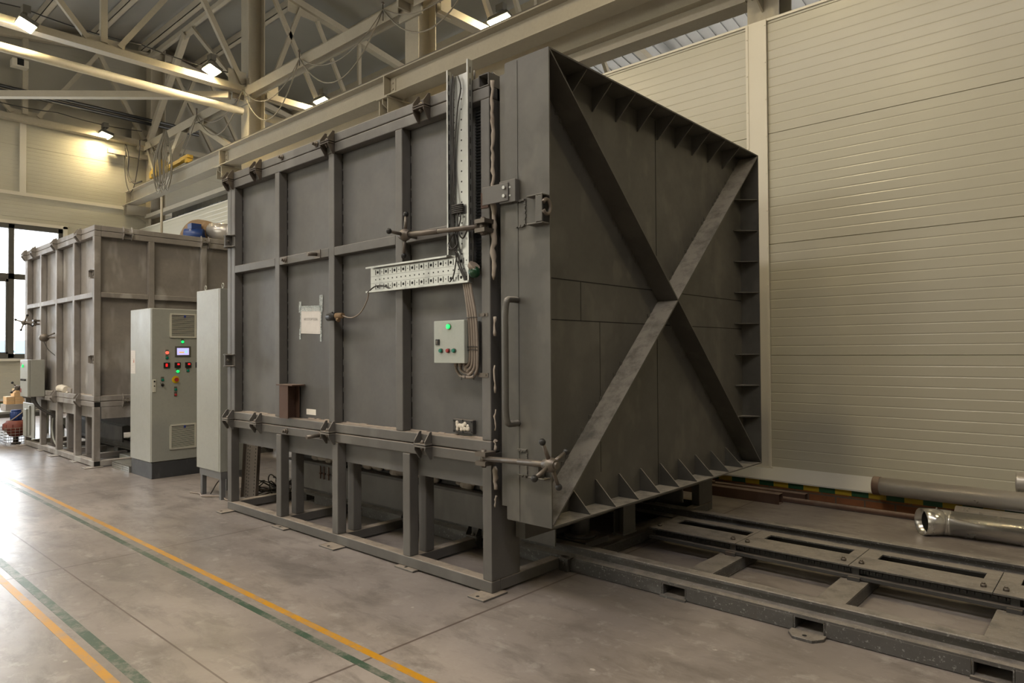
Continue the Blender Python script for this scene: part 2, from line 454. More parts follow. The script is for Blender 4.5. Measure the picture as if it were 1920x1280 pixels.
# ================================================================== SETTING
KEEP_ORIGIN[0] = True
fl = MB(); fl.box(-18.2, 12, -12, 15.2, -.2, 0)
floor = struct('floor', fl, 'floor')
for y0, y1, mt, nm in ((-1.0, -.958, 'line_y', 'yellow_line'), (-1.098, -1.056, 'line_g', 'green_line'), (-1.963, -1.919, 'line_y', 'yellow_line'), (-1.878, -1.825, 'line_g', 'green_line')):
    bx(nm, mt, floor, -17.9, 11.5, y0, y1, 0, .0012)

def panel_profile(z0, z1, base, depth=.0022, out=.12, joint0=0.0, joint_period=1.19, groove=.0992):
    """closed outline (offset, z) of a sandwich panel wall with fine horizontal grooves; the face is at `base`, the back at base+out"""
    pts = [(base + out, z0), (base, z0)]
    k = 1
    z = z0
    zs = []
    n0 = math.ceil((z0 - joint0) / groove); n1 = math.floor((z1 - joint0) / groove)
    for n in range(n0, n1 + 1):
        z = joint0 + n * groove
        big = (n % 12 == 0)
        w, d = (.0045, .010) if big else (.008, depth)
        if z - w <= z0 or z + w >= z1: continue
        pts += [(base, z - w), (base + d, z - w * .25), (base + d, z + w * .25), (base, z + w)]
    pts += [(base, z1), (base + out, z1)]
    return pts

def strip_wall(mb, prof, axis, a, b):
    # build as quads so that the outline may be concave
    n = len(prof)
    def mk(p, t): return (t, p[0], p[1]) if axis == 'x' else (p[0], t, p[1])
    A = [mb.bm.verts.new(mk(p, a)) for p in prof]; B = [mb.bm.verts.new(mk(p, b)) for p in prof]
    mb._fin([mb.bm.faces.new([A[i], B[i], B[(i + 1) % n], A[(i + 1) % n]]) for i in range(n)])

# back wall: cream sandwich panels, z .26 - 5.05, joints at 1.45 / 2.64 / 3.83
wb = MB(); strip_wall(wb, panel_profile(.24, 5.05, 4.23, joint0=1.449), 'x', -18, 12)
wall_back = struct('wall_back', wb, 'wall')
bk = MB(); bk.box(-18, 12, 4.02, 4.36, 0, .158); struct('brick_plinth', bk, 'brick', wall_back)
hz = MB(); hz.box(-18, 12, 4.014, 4.0205, .098, .152); struct('hazard_band', hz, 'hazard', wall_back)
sl = MB(); sl.prism([(3.985, .154), (4.235, .160), (4.235, .268), (4.222, .262), (3.985, .168)], 'x', -18, 12); struct('sill_flashing', sl, 'sill', wall_back)
tr = MB(); tr.box(-18, 12, 4.215, 4.36, 5.05, 5.075); struct('top_capping', tr, 'trim', wall_back)
# joint cover in front of the third column
tm = MB(); tm.box(-.125, .085, 4.205, 4.23, .26, 5.06); tm.box(-.135, -.108, 4.197, 4.205, .26, 5.06); tm.box(.068, .095, 4.190, 4.205, .26, 5.06)
tm.box(-.15, .11, 4.19, 4.23, .24, .262)
for z in [.5 + .4 * i for i in range(12)]:
    tm.cyl((-.122, 4.190, z), (-.122, 4.2, z), .008, 8); tm.cyl((.082, 4.183, z + .1), (.082, 4.2, z + .1), .008, 8)
struct('trim_1', tm, 'trim')

# left (gable end) wall with the big window; face at x=-18
WX = -18.0
wl = MB()
def lw(y0, y1, z0, z1, j=1.45):
    prof = panel_profile(z0, z1, WX, depth=-.0022, out=-.12, joint0=j, groove=.0992)
    prof = [(WX - abs(p[0] - WX) if True else p[0], p[1]) for p in prof]
    strip_wall(wl, prof, 'y', y0, y1)
lw(2.34, 15, .4, 5.6); lw(-12, -4.2, .4, 5.6); lw(-4.2, 2.34, .4, 1.44); lw(-4.2, 2.34, 4.82, 5.6)
lw(-12, 15, 5.66, 7.45, j=6.85)
wall_left = struct('wall_left', wl, 'wall')
ga = MB(); strip_wall(ga, [(p[0], p[1]) for p in panel_profile(7.45, 10.7, WX, depth=-.0022, out=-.12, joint0=8.35, groove=1.19)], 'y', -12, 15.2); struct('gable_panels', ga, 'upperwall', wall_left)
c1 = MB(); c1.box(WX, WX + .03, -12, 15, 5.58, 5.67); c1.box(WX, WX + .03, 1.38, 1.52, 5.67, 7.45); struct('cover_strip', c1, 'trim', wall_left)
c2 = MB(); c2.box(WX - .1, WX + .1, -12, 15, 0, .36); struct('brick_plinth', c2, 'brick', wall_left)
c3 = MB(); c3.box(WX + .1, WX + .106, -12, 15, .22, .33); struct('hazard_band', c3, 'hazard', wall_left)
c4 = MB(); c4.box(WX, WX + .13, -12, 15, .36, .41); struct('sill_flashing', c4, 'sill', wall_left)
# window
wf = MB()
ys = [-4.2, -2.4, -.6, 1.22, 2.3]
for y in ys: wf.box(WX - .09, WX + .02, y - .06, y + .06, 1.44, 4.82)
for z in (1.47, 3.5, 4.79): wf.box(WX - .09, WX + .02, -4.2, 2.34, z - .07, z + .07)
wf.box(WX - .08, WX + .015, .78, 1.2, 1.5, 1.58); wf.box(WX - .08, WX + .015, 1.11, 1.19, 1.5, 3.45); wf.box(WX - .08, WX + .015, -.55, 1.2, 3.36, 3.46)
win = struct('window_1', wf, 'frame')
g = MB(); g.box(WX - .045, WX - .039, -4.2, 2.34, 1.5, 4.76); struct('pane', g, 'glass', win)
r = MB(); r.box(WX, WX + .05, 2.34, 2.44, 1.3, 4.9); r.box(WX, WX + .05, -4.3, 2.44, 4.84, 4.92); r.box(WX, WX + .16, -4.3, 2.44, 1.36, 1.42); struct('reveal', r, 'trim', win)

# roof: near slope up to the ridge at y=5, far slope corrugated
rf = MB(); rf.prism([(-12, 8.12), (5.0, 10.5), (10.0, 9.55), (10.0, 9.67), (5.0, 10.62), (-12, 8.24)], 'x', -18.2, 12)
ceil = struct('ceiling', rf, 'roof')
rc = MB()
for i in range(100):
    x0 = -18 + i * .3
    rc.prism([(10.0, 9.55), (15.2, 8.56), (15.2, 8.62), (10.0, 9.61)], 'x', x0, x0 + .17)
    rc.prism([(10.0, 9.573), (15.2, 8.583), (15.2, 8.65), (10.0, 9.64)], 'x', x0 + .17, x0 + .3)
struct('corrugated_deck', rc, 'roofcorr', ceil)
# far wall of the next bay with a ribbon window, and the walls behind the camera
fw = MB(); fw.box(-18, 12, 15, 15.2, 0, 6.2); fw.box(-18, 12, 15, 15.2, 8.1, 8.8); struct('wall_far', fw, 'upperwall')
rw = MB(); rw.box(12, 12.2, -12, 15.2, 0, 10.6); struct('wall_right', rw, 'wall')
fr = MB(); fr.box(-18, 12, -12.2, -12, 0, 8.3)
struct('wall_front', fr, 'wall')
KEEP_ORIGIN[0] = False

# outdoors, seen through the window
b1 = MB(); b1.box(-46, -38, -22, -2.5, 0, 6.5); b1.prism([(-22.5, 6.5), (-2, 6.5), (-12, 9)], 'x', -46.5, -37.5)
tag(b1.build('outdoor_building', 'outwall'), 'pale overexposed building outside the tall window', 'building')
b2 = MB()
for k in range(60): b2.box(-30.02, -30, -22 + k * .6, -22 + k * .6 + .52, .1, 2.1)
b2.box(-30.08, -30.02, -22, 14, .5, .6); b2.box(-30.08, -30.02, -22, 14, 1.6, 1.7)
tag(b2.build('outdoor_fence', 'outblue'), 'bluish sheet fence outside beyond the window', 'fence')
g2 = MB(); g2.box(-70, -18.25, -50, 40, -.3, -.1)
go = struct('floor_outdoor', g2, 'outground')

# ================================================================== ROOF STEEL
COLX = [-17.81, -12.03, -6.07, -.02]
names = ['cream steel column in the far corner beside the gable wall', 'cream steel column at left carrying the middle roof truss, nearest the gable end',
         'cream steel column rising above the crane beam behind the big furnace', 'cream steel column head above the panel wall behind the furnace door']
def ibeam_col(cx, z0, z1):
    m = MB(); w = .175; y0, y1 = 4.4, 4.8
    m.box(cx - w, cx + w, y0, y0 + .02, z0, z1); m.box(cx - w, cx + w, y1 - .02, y1, z0, z1); m.box(cx - .012, cx + .012, y0 + .02, y1 - .02, z0, z1)
    return m
for cx, lb in zip(COLX, names):
    z1 = 10.3
    tag_o = thing('steel_column', lb, 'column', (cx, 4.6, 0), 'hall columns')
    ibeam_col(cx, 0, z1).build('shaft', 'beam', tag_o)
    m = MB()
    m.box(cx - .3, cx + .3, 4.36, 4.4, 7.2, 7.75); m.box(cx - .02, cx + .02, 4.1, 4.4, 7.3, 7.7)
    m.build('gusset_plate', 'beam', tag_o)
    m = MB(); m.prism([(4.4, 5.25), (4.4, 5.7), (3.78, 5.7), (3.78, 5.58)], 'x', cx - .01, cx + .01)
    m.box(cx - .14, cx + .14, 3.76, 4.4, 5.66, 5.685); m.box(cx - .12, cx - .10, 3.8, 4.4, 5.42, 5.66); m.box(cx + .1, cx + .12, 3.8, 4.4, 5.42, 5.66)
    m.build('corbel', 'beam', tag_o)

# crane runway beam
cb = thing('crane_runway_beam', 'long cream crane runway beam running above the furnaces along the back wall', 'beam', (-6, 3.95, 5.7))
m = MB(); m.box(-17.85, 11.9, 3.80, 4.10, 5.70, 5.72); m.box(-17.85, 11.9, 3.80, 4.10, 6.04, 6.06); m.box(-17.85, 11.9, 3.942, 3.958, 5.72, 6.04)
m.build('girder', 'beam', cb)
for cx in [-17.8, -12.03, -6.07, -.02, 5.9]:
    for dx in (-.012, .0):
        pass
    bx('stiffener', 'beam', cb, cx - .012, cx + .012, 3.805, 4.095, 5.72, 6.04)
    m = MB(); m.box(cx + .03, cx + .15, 3.93, 3.942, 5.78, 6.0)
    for zz in (5.84, 5.94): m.cyl((cx + .09, 3.91, zz), (cx + .09, 3.932, zz), .016, 6)
    m.build('bolt_plate', 'beam', cb)
m = MB(); m.box(-17.6, 11.9, 3.90, 4.0, 6.06, 6.075); m.box(-17.6, 11.9, 3.94, 3.96, 6.075, 6.13); m.box(-17.6, 11.9, 3.922, 3.978, 6.13, 6.16); m.build('crane_rail', 'steel', cb)
# eaves beams between the columns, behind the crane beam
for k, (a, b, lb) in enumerate(((-17.84, -12.21, 'cream box beam below the crane beam at the far left, above the dark clerestory gap'), (-11.85, -6.25, 'cream box beam below the crane beam, hidden mostly by the big furnace'), (-5.89, -.2, 'cream box beam over the clerestory gap above the furnace door'), (.16, 6, 'cream box beam over the clerestory gap right of the furnace door'))):
    m = MB()
    if k == 0: m.box(a, b, 4.30, 4.5, 5.37, 5.475)
    else: m.box(a, b, 4.36, 4.62, 5.60, 5.92); m.box(a, b, 4.28, 4.66, 5.58, 5.60); m.box(a, b, 4.40, 4.56, 5.44, 5.58); m.box(a, b, 4.36, 4.62, 5.42, 5.44)
    tag(m.build('clerestory_beam', 'beam'), lb, 'beam', 'clerestory beams')

cs = thing('gap_backdrop', 'added dark bluish ribbed deck above the panel wall top at far left', 'backdrop', (-15, 4.8, 5.0))  # added sheet that makes the open clerestory gap read dark and bluish
bx('backing', 'plinth', cs, -17.55, -12.3, 4.95, 4.97, 4.98, 5.72)
for k in range(5):
    x = -17.4 + k * 1.02; m = MB(); m.prism([(4.62, 5.30), (4.62, 5.12), (4.94, 5.12), (4.94, 5.42)], 'x', x, x + .62); m.build('backdrop_rib', 'bluesteel', cs, .004)
def roof_z(y): return 10.5 - (5 - y) * .14 if y < 5 else 10.5 - (y - 5) * .19
def truss(x, lb, near=True):
    t = thing('roof_truss', lb, 'truss', (x, 4.4, 7.4), 'roof trusses')
    m = MB()
    for (a, b) in ((-11.9, 4.38), (4.82, 14.8)):
        m.box(x - .11, x - .09 + .2, a, b, 7.42, 7.44); m.box(x - .11, x - .10, a, b, 7.44, 7.56); m.box(x + .10, x + .11, a, b, 7.44, 7.56)
        m.box(x - .006, x + .006, a, b, 7.50, 7.6)
    m.build('bottom_chord', 'beam', t)
    m = MB(); m.beam((x, -11.9, roof_z(-11.9) - .36), (x, 5, roof_z(5) - .36), .18, .16); m.beam((x, 5, roof_z(5) - .36), (x, 14.8, roof_z(14.8) - .36), .18, .16)
    m.build('top_chord', 'beam', t)
    def dg(y0, z0, y1, z1, w=.1):
        m = MB(); m.beam((x, y0, z0), (x, y1, z1), w, w * .8, up=(1, 0, 0)); m.build('web_member', 'beam', t)
    for yc in (-9.0, -4.0, 1.45):
        dg(yc - .28, 7.62, yc - 1.45 - .3, roof_z(yc - 1.8) - .4)
        dg(yc, 7.62, yc, roof_z(yc) - .4, .12)
        dg(yc + .28, 7.62, yc + 1.75, roof_z(yc + 1.7) - .4)
        m = MB(); m.box(x - .012, x + .012, yc - .38, yc + .38, 7.5, 7.72); m.build('gusset_plate', 'beam', t)
    dg(4.28, 7.62, 3.1, 9.75, .11)
    dg(4.9, 7.6, 5.75, 9.9, .1); dg(6.3, 7.6, 5.05, 9.9, .1); dg(6.2, 9.75, 7.3, 7.6, .09); dg(7.45, 7.6, 7.45, 9.6, .09); dg(8.8, 7.6, 8.9, 9.4, .1); dg(10.3, 7.6, 9.1, 9.35, .1)
    for c in ((5.4, 6.2, 9.72, 10.05), (4.82, 5.15, 7.4, 7.85), (3.95, 4.36, 7.45, 7.9)): bx('gusset_plate', 'beam', t, x - .012, x + .012, *c)
    return t
truss(-17.8, 'cream roof truss against the gable wall above the tall window')
truss(-11.9, 'cream roof truss across the hall at the left column, carrying three floodlights')
truss(-5.9, 'cream roof truss bottom chord right of the second column, above the big furnace')
# longitudinal truss along the columns
t = thing('longitudinal_truss', 'cream lattice girder running along the column row under the roof', 'truss', (-9, 4.36, 7.32))
segs = ((-17.8, -12.25), (-11.8, -6.28), (-5.86, -.24))
for a, b in segs:
    m = MB(); m.box(a, b, 4.27, 4.35, 7.50, 7.52); m.box(a, b, 4.27, 4.28, 7.30, 7.50); m.box(a, b, 4.28, 4.35, 7.42, 7.44); m.box(a, b, 4.45, 4.50, 7.32, 7.44); m.build('chord', 'beam', t)
m = MB(); m.box(-17.84, -.3, 4.3, 4.4, 9.88, 10.0); m.build('top_chord', 'beam', t)
for p in (((-17.6, 7.6), (-15.15, 9.85), .15), ((-12.25, 7.7), (-14.75, 9.85), .09), ((-17.0, 5.9), (-15.3, 7.35), .17), ((-14.5, 7.35), (-12.6, 6.35), .13), ((-17.7, 7.35), (-16.9, 6.1), .1)):
    m = MB(); m.beam((p[0][0], 4.36, p[0][1]), (p[1][0], 4.36, p[1][1]), p[2], p[2], up=(0, 1, 0)); m.build('web_member', 'beam', t)
for c in ((-15.4, -14.6, 9.7, 10.05), (-14.9, -14.1, 7.15, 7.5)): bx('gusset_plate', 'beam', t, c[0], c[1], 4.345, 4.36, c[2], c[3])

# purlins
yl = [-8.0, -5.2, -2.5, .2, 1.55, 2.9, 4.25, 5.75, 7.3, 9.0, 11.0, 13.0]
for i, y in enumerate(yl):
    z = roof_z(y) - .26
    m = MB()
    x1 = 11.9
    m.box(-17.98, x1, y - .07, y + .07, z, z + .02); m.box(-17.98, x1, y - .07, y - .06, z, z + .2); m.box(-17.98, x1, y + .06, y + .07, z, z + .2)
    tag(m.build('roof_purlin', 'beam'), 'long cream roof purlin under the grey roof panels', 'purlin', 'roof purlins')
m = MB(); m.tube([(-11.95, -11.5, 7.02), (-11.95, 4.3, 7.02)], .085, 14); m.tube([(-11.95, 4.86, 7.02), (-11.95, 8.0, 7.02)], .085, 14)
tag(m.build('tie_pipe', 'beam'), 'round cream tie pipe below the middle truss, lit brightly at its left end', 'pipe')
m = MB(); m.beam((-11.95, 4.0, 7.30), (-16.9, -.75, 7.30), .16, .14); tag(m.build('wind_brace', 'beam'), 'level cream wind brace crossing from the left column to the left frame edge', 'brace')
m = MB(); m.tube([(-17.3, -11.5, 8.06), (-17.3, 5.6, 8.06)], .045, 8); m.tube([(-17.3, -11.5, 7.95), (-17.3, 5.6, 7.95)], .045, 8)
tag(m.build('dark_pipe_pair', 'black'), 'pair of dark pipes running along the gable under the trusses', 'pipes')

# floodlights
def floodlight(x, y, z, lb, tilt=0.0, sx=1.0):
    t = thing('floodlight', lb, 'lamp', (x, y, z), 'floodlights')
    T = Matrix.Translation((x, y, z)) @ Matrix.Rotation(tilt, 4, 'X')
    m = MB(); m.T = T; m.prism([(-.24 * sx, .0), (.26 * sx, .0), (.22 * sx, .09), (-.22 * sx, .09)], 'y', -.15, .15)
    m.T = Matrix.Translation((x, y, z)); m.build('housing', 'lamp_body', t, .006)
    m = MB(); m.T = T; m.box(-.235 * sx, .235 * sx, -.125, .125, -.012, -.001); m.build('lens', 'lens', t)
    m = MB(); m.T = Matrix.Translation((x, y, z)); m.box(-.03, .03, -.02, .02, .05, .26); m.box(-.09, .09, -.06, .06, .2, .33); m.build('bracket', 'lamp_body', t)
LX = -11.55
floodlight(LX, .1, 7.38, 'bright floodlight at the top left edge, leftmost on the middle truss', -.38, .75)
floodlight(LX, 3.42, 7.58, 'bright floodlight just left of the left column', -.38, .8)
floodlight(LX, 6.15, 7.62, 'bright floodlight right of the left column, above the crane beam', -.35)
floodlight(-17.6, 3.22, 7.46, 'bright floodlight close to the gable wall, throwing a pool of light on it', -.25, .8)
floodlight(-5.6, 6.15, 7.62, 'bright floodlight above the top of the big furnace, right of the second column', -.35, 1.05)
# overhead festoon cables
fest = [((-17.2, 4.22, 7.4), (-14.17, 4.22, 7.46), 1.0), ((-14.17, 4.22, 7.46), (-11.78, 4.22, 7.45), .75), ((-11.78, 4.22, 7.45), (-9.37, 4.22, 7.45), .95), ((-9.37, 4.22, 7.45), (-6.63, 4.22, 7.50), .85), ((-6.63, 4.22, 7.50), (-4.1, 4.22, 7.6), .8)]
fl_l = ['loop of cable hanging at the gable end of the crane beam', 'white and grey cable loop hanging left of the left column', 'cable loop hanging right of the left column', 'cable loop hanging between the two hooks over the crane beam', 'cable loop hanging right of the second column']
for i, (a, b, d) in enumerate(fest):
    m = MB(); m.tube(sag(a, b, d), .013, 6); m.tube(sag(a, b, d * .55), .009, 6)
    tag(m.build('festoon_cable', 'cablegrey'), fl_l[i], 'cable', 'festoon cables')
for i, x in enumerate((-14.17, -9.37, -6.63)):
    m = MB(); m.tube([(x, 4.22, 7.3), (x, 4.22, 7.58)], .012, 6); m.sphere((x, 4.22, 7.6), .03, 8, 6)
    tag(m.build('cable_hook', 'steel'), ['small hook on the lattice girder left of the left column', 'small hook on the lattice girder above the lit floodlight', 'small hook on the lattice girder left of the second column'][i], 'hook', 'festoon hooks')
for i, (x, ya, yb) in enumerate(((-11.95, -6, 4.2), (-17.75, -6, 4.2))):
    m = MB(); m.tube([p for k in range(5) for p in sag((x, ya + (yb - ya) * k / 5, 7.84), (x, ya + (yb - ya) * (k + 1) / 5, 7.84), .06, 6)], .012, 6)
    tag(m.build('lamp_cable', 'cable'), ['thin lamp cable strung above the middle truss chord', 'thin lamp cable strung above the gable truss chord'][i], 'cable', 'lamp cables')
m = MB(); m.tube(sag((-2.6, 4.75, 5.66), (-1.78, 4.75, 5.70), .1), .011, 6); tag(m.build('sagging_cable', 'cable'), 'thin dark cable sagging across the clerestory gap above the door', 'cable')
jb = thing('junction_box', 'small white box on the gable truss post at the far left under the roof', 'junction box', (-17.6, 1.3, 8.6))
bx('case', 'trim', jb, -17.74, -17.5, 1.12, 1.46, 8.72, 8.9); bx('dark_face', 'hole', jb, -17.52, -17.495, 1.22, 1.36, 8.75, 8.92)
# cable bundle and the yellow hoist trolley on the crane beam
m = MB()
for k in range(11):
    x = -14.98 + k * .045; y = 3.66 + random.uniform(-.08, .04); b = random.uniform(5.5, 5.72)
    w = random.uniform(.08, .34)
    m.tube(spline([(-14.82, 3.70, 7.1), (x - w, y, 6.5), (x - w * 1.2, y, 5.95), (x, y, b), (x + w * 1.2, y, 5.95), (x + w, y, 6.5), (-14.72, 3.70, 7.08)], 6), .011, 5)
tag(m.build('cable_bundle', 'cablegrey'), 'bundle of long pendant cables hanging in front of the crane beam at far left', 'cables')
m = MB(); m.tube(spline([(-17.75, 3.78, 7.36), (-17.6, 3.8, 7.0), (-17.62, 3.8, 6.55), (-17.2, 3.8, 6.2), (-16.6, 3.8, 6.14)], 8), .022, 6); m.tube(spline([(-17.78, 3.78, 7.34), (-17.82, 3.78, 6.9), (-17.72, 3.78, 6.35), (-17.45, 3.8, 5.98), (-17.15, 3.82, 6.2), (-16.85, 3.82, 6.9), (-16.8, 3.82, 7.3)], 8), .013, 6); m.tube(spline([(-17.78, 3.78, 7.34), (-17.7, 3.78, 6.8), (-17.5, 3.78, 6.3), (-17.2, 3.8, 6.25)], 8), .009, 6); m.tube([(-17.85, 3.8, 7.2), (-17.76, 3.78, 7.38)], .016, 6)
tag(m.build('pendant_cable', 'cable'), 'dark cable loops hanging from the tray by the lit gable wall', 'cable')
m = MB(); m.box(-17.86, -17.76, 3.35, 4.38, 7.06, 7.18); m.box(-18.0, -17.86, 3.6, 3.66, 7.08, 7.16); m.box(-18.0, -17.86, 4.2, 4.26, 7.08, 7.16); tag(m.build('wall_bracket_rail', 'beam'), 'short cream cable rail on the gable wall under the floodlight', 'rail')
h = thing('crane_hoist', 'yellow crane end carriage parked on the runway beam at far left', 'hoist', (-15.4, 3.95, 6.16))
m = MB(); m.prism([(-16.25, 6.165), (-15.5, 6.165), (-15.5, 6.5), (-15.65, 6.58), (-16.0, 6.42), (-16.25, 6.3)], 'y', 3.86, 4.04); m.build('end_carriage', 'hoistyellow', h)
m = MB(); m.beam((-15.5, 3.95, 6.26), (-14.3, 3.95, 6.30), .1, .09); m.beam((-14.35, 3.95, 6.30), (-13.9, 3.95, 6.31), .14, .08); m.box(-14.05, -13.93, 3.88, 4.02, 6.165, 6.29); m.build('buffer_arm', 'hoistyellow', h)
m = MB(); m.cyl((-16.05, 3.85, 6.21), (-16.05, 3.858, 6.21), .045, 12); m.cyl((-15.7, 3.85, 6.21), (-15.7, 3.858, 6.21), .045, 12); m.build('wheel', 'black', h)

# ================================================================== FURNACES
def clamp_parts(parent, T, paint, flip=False):
    """pair of bolted lug brackets across a seam. Local axes: u along the seam, v outward (towards -y), w across the seam"""
    m = MB(); m.T = T
    for s in (1, -1):
        m.box(-.062, .062, -.062, 0, s * .003, s * .013)
        for ux in (-.058, .050):
            m.prism([(0, s * .013), (-.062, s * .013), (-.062, s * .03), (-.018, s * .092), (0, s * .092)], 'x', ux, ux + .008)
    o = m.build('clamp', paint, parent, .0015)
    m = MB(); m.T = T; m.cyl((0, -.035, -.035), (0, -.035, .035), .008, 8); m.cyl((0, -.035, .013), (0, -.035, .026), .016, 6); m.cyl((0, -.035, -.026), (0, -.035, -.013), .016, 6)
    m.build('bolt', 'steel', o)

def star_bolt(parent, lug, hub, ang, paint='steel', armlen=.135):
    """hinged tie bolt with a four-arm star nut"""
    lug = Vector(lug); hub = Vector(hub); d = (hub - lug).normalized()
    m = MB(); m.tube([lug, hub + d * .05], .016, 12)
    m.tube([lug + d * (hub - lug).length * .55, hub + d * .055], .0185, 12)
    o = m.build('swing_bolt', paint, parent)
    m = MB(); m.sphere(hub, .042, 14, 8, (1.1, 1, 1)); m.cyl(hub - d * .05, hub + d * .04, .028, 12); m.build('hub', paint, o)
    s = Vector((0, 0, 1)); s = (s - d * s.dot(d)).normalized(); u = d.cross(s)
    for k in range(4):
        a = ang + k * PI / 2
        v = s * math.cos(a) + u * math.sin(a)
        m = MB(); m.tube([hub + v * .02, hub + v * armlen], [.013, .010], 10); m.build('arm', paint, o)
        m = MB(); m.sphere(hub + v * (armlen + .008), .020, 12, 8); m.build('ball_end', 'black', o)
    m = MB()
    for z in (-.04, .016): m.box(lug.x - .04, lug.x + .045, lug.y - .035, .0 if parent.name.startswith('industrial') else lug.y + .1, lug.z + z, lug.z + z + .026)
    m.cyl((lug.x, lug.y, lug.z - .055), (lug.x, lug.y, lug.z + .055), .016, 10); m.sphere((lug.x, lug.y, lug.z), .024, 10, 6)
    m.build('hinge_lug', paint, o)

def furnace_body(F, ox, oy, pf, pp, door_end=True):
    """side towards the aisle at y=oy, right end at x=ox, length 3.535, width 3.0, height 3.24"""
    def B(name, x0, x1, y0, y1, z0, z1, mat=pf, bevel=.006, seg=2): return bx(name, mat, F, x0 + ox, x1 + ox, y0 + oy, y1 + oy, z0, z1, bevel=bevel, seg=seg)
    Lx = -3.535
    # base frame
    for y0 in (0, 2.92): B('base_rail', Lx, 0, y0, y0 + .08, .012, .085)
    for x0, x1 in ((Lx, -3.455), (-2.61, -2.53), (-1.745, -1.667), (-.865, -.788), (-.078, 0)):
        for ya, yb in ((.081, .672), (2.33, 2.919)):
            B('cross_rail', x0, x1, ya, yb, .013, .085)
    # legs, outer and inner row
    for x0, x1 in ((Lx, -3.455), (-2.61, -2.53), (-1.745, -1.667), (-.865, -.788)):
        for y0 in (0, 2.92): B('leg', x0, x1, y0, y0 + .08, .0855, .80)
    for x0, x1 in ((-2.61, -2.53), (-1.745, -1.667), (-.865, -.788)):
        for y0 in (.145, 2.775): B('inner_leg', x0, x1, y0, y0 + .08, .0855, .78)
    if door_end:
        for y0, y1 in ((0, .262), (2.738, 3.0)): B('corner_post', -.076, 0, y0, y1, .0865, .875, bevel=.003)
    else:
        for y0 in (0, 2.92): B('leg', -.08, 0, y0, y0 + .08, .0855, .80)
    # skirts
    for y0 in (.078, 2.914): B('skirt', Lx + .08, -.08, y0, y0 + .008, .643, .80, pp, 0)
    # double beams at hearth level and at roof level
    e = -.001
    for y0 in (0, 2.92):
        B('hearth_beam', Lx, e, y0, y0 + .08, .803, .873); B('hearth_beam', Lx, e, y0, y0 + .08, .880, .950)
        B('roof_beam', Lx, e, y0, y0 + .08, 3.090, 3.164)
        B('roof_beam', Lx, -.095 if door_end else e, y0, y0 + .08, 3.170, 3.240)
    # uprights
    ups = [(Lx, -3.463), (-3.459, -3.385), (-2.63, -2.555), (-1.787, -1.709), (-.938, -.860), (-.078, e)]
    for y0 in (0, 2.92):
        for x0, x1 in ups: B('upright', x0, x1, y0, y0 + .08, .9505, 3.0895)
        xs = [(-3.385, -2.63), (-2.555, -1.787), (-1.709, -.938), (-.860, -.078)]
        for x0, x1 in xs: B('cross_rib', x0 + .0005, x1 - .0005, y0, y0 + .08, 2.272, 2.340, bevel=.004)
    for k, (x0, x1) in enumerate([(-3.46, -2.593), (-2.593, -1.748), (-1.748, -.899), (-.899, -.02)]):
        for z0, z1 in ((.90, 2.30), (2.305, 3.15)):
            B('side_panel', x0, x1, .082, .088, z0, z1, pp, 0)
    for xs_ in (-3.385, -2.555, -1.709, -.860):
        m = MB(); z = .97
        while z < 3.06:
            d = random.uniform(.05, .11)
            if not 2.22 < z < 2.35: m.box(xs_ + ox, xs_ + .0045 + ox, oy + .0795, oy + .0822, z, z + d)
            z += d + random.uniform(.015, .05)
        m.build('panel_seam', 'hole' if door_end else 'dusty', F)
    # weld-dust ridges along the hearth ledge
    for x0, x1 in ((-3.383, -2.632), (-2.20, -1.789), (-1.707, -.94), (-.858, -.08)):
        m = MB(); x = x0 + ox
        while x < x1 + ox - .03:
            d = random.uniform(.03, .09); m.box(x, min(x + d, x1 + ox), oy + .066, oy + .0815, .9495, .9495 + random.uniform(.004, .013)); x += d
        m.build('dust_ridge', 'pebble', F)
    # rest of the casing
    B('rear_panel', Lx + .04, -.02, 2.912, 2.918, .90, 3.12, pp, 0)
    B('roof_plate', Lx + .02, -.1, .09, 2.91, 3.20, 3.206, pp, 0)
    B('hearth_floor', Lx + .1, -.1, .1, .55, .86, .868, pp, 0); B('hearth_floor', Lx + .1, -.1, 2.45, 2.9, .86, .868, pp, 0)
    # end wall at the closed end
    xe = Lx if door_end else -.08
    if door_end: B('end_panel', Lx + .01, Lx + .016, .09, 2.91, .80, 3.15, pp, 0)
    else: B('end_panel', -.02 - .09, -.084, .09, 2.91, .80, 3.15, pp, 0)
    for yy in (.72, 1.46, 2.2):
        B('end_upright', xe, xe + .08 - .001, yy - .04, yy + .04, .951, 3.089)
    for i, (za, zb) in enumerate(((.803, .873), (.880, .950), (3.09, 3.164), (3.170, 3.24))): B('end_beam', xe, xe + .079, .081, 2.919, za, zb)
    for ya, yb in ((.081, .68), (.76, 1.42), (1.5, 2.16), (2.24, 2.919)): B('end_rib', xe, xe + .078, ya, yb, 2.272, 2.34)
    B('end_skirt', xe + .07, xe + .078, .09, 2.91, .643, .80, pp, 0)
    # foot plates
    fp = [(-3.46, -.12, .06, .17), (-2.50, -.05, .1, .12), (-1.67, -.105, .1, .12), (-.81, -.04, .1, .12), (-.03, -.115, .07, .16)]
    for xc, y0, hw, d in fp:
        m = MB(); m.box(xc - hw + ox, xc + hw + ox, y0 + oy, .1 + oy, 0, .012); o = m.build('foot_plate', pf, F, .002)
        m = MB(); m.cyl((xc + ox - .01, y0 + oy + .03, .0121), (xc + ox - .01, y0 + oy + .03, .0128), .012, 12); m.build('anchor_hole', 'hole', o)
    # clamps on the seams
    for x in (-3.46, -2.92, -1.755, -.61):
        clamp_parts(F, Matrix.Translation((x + ox, oy, .8765)), pf)
        clamp_parts(F, Matrix.Translation((x + ox, oy, 3.167)), pf if not door_end else 'clamprust')
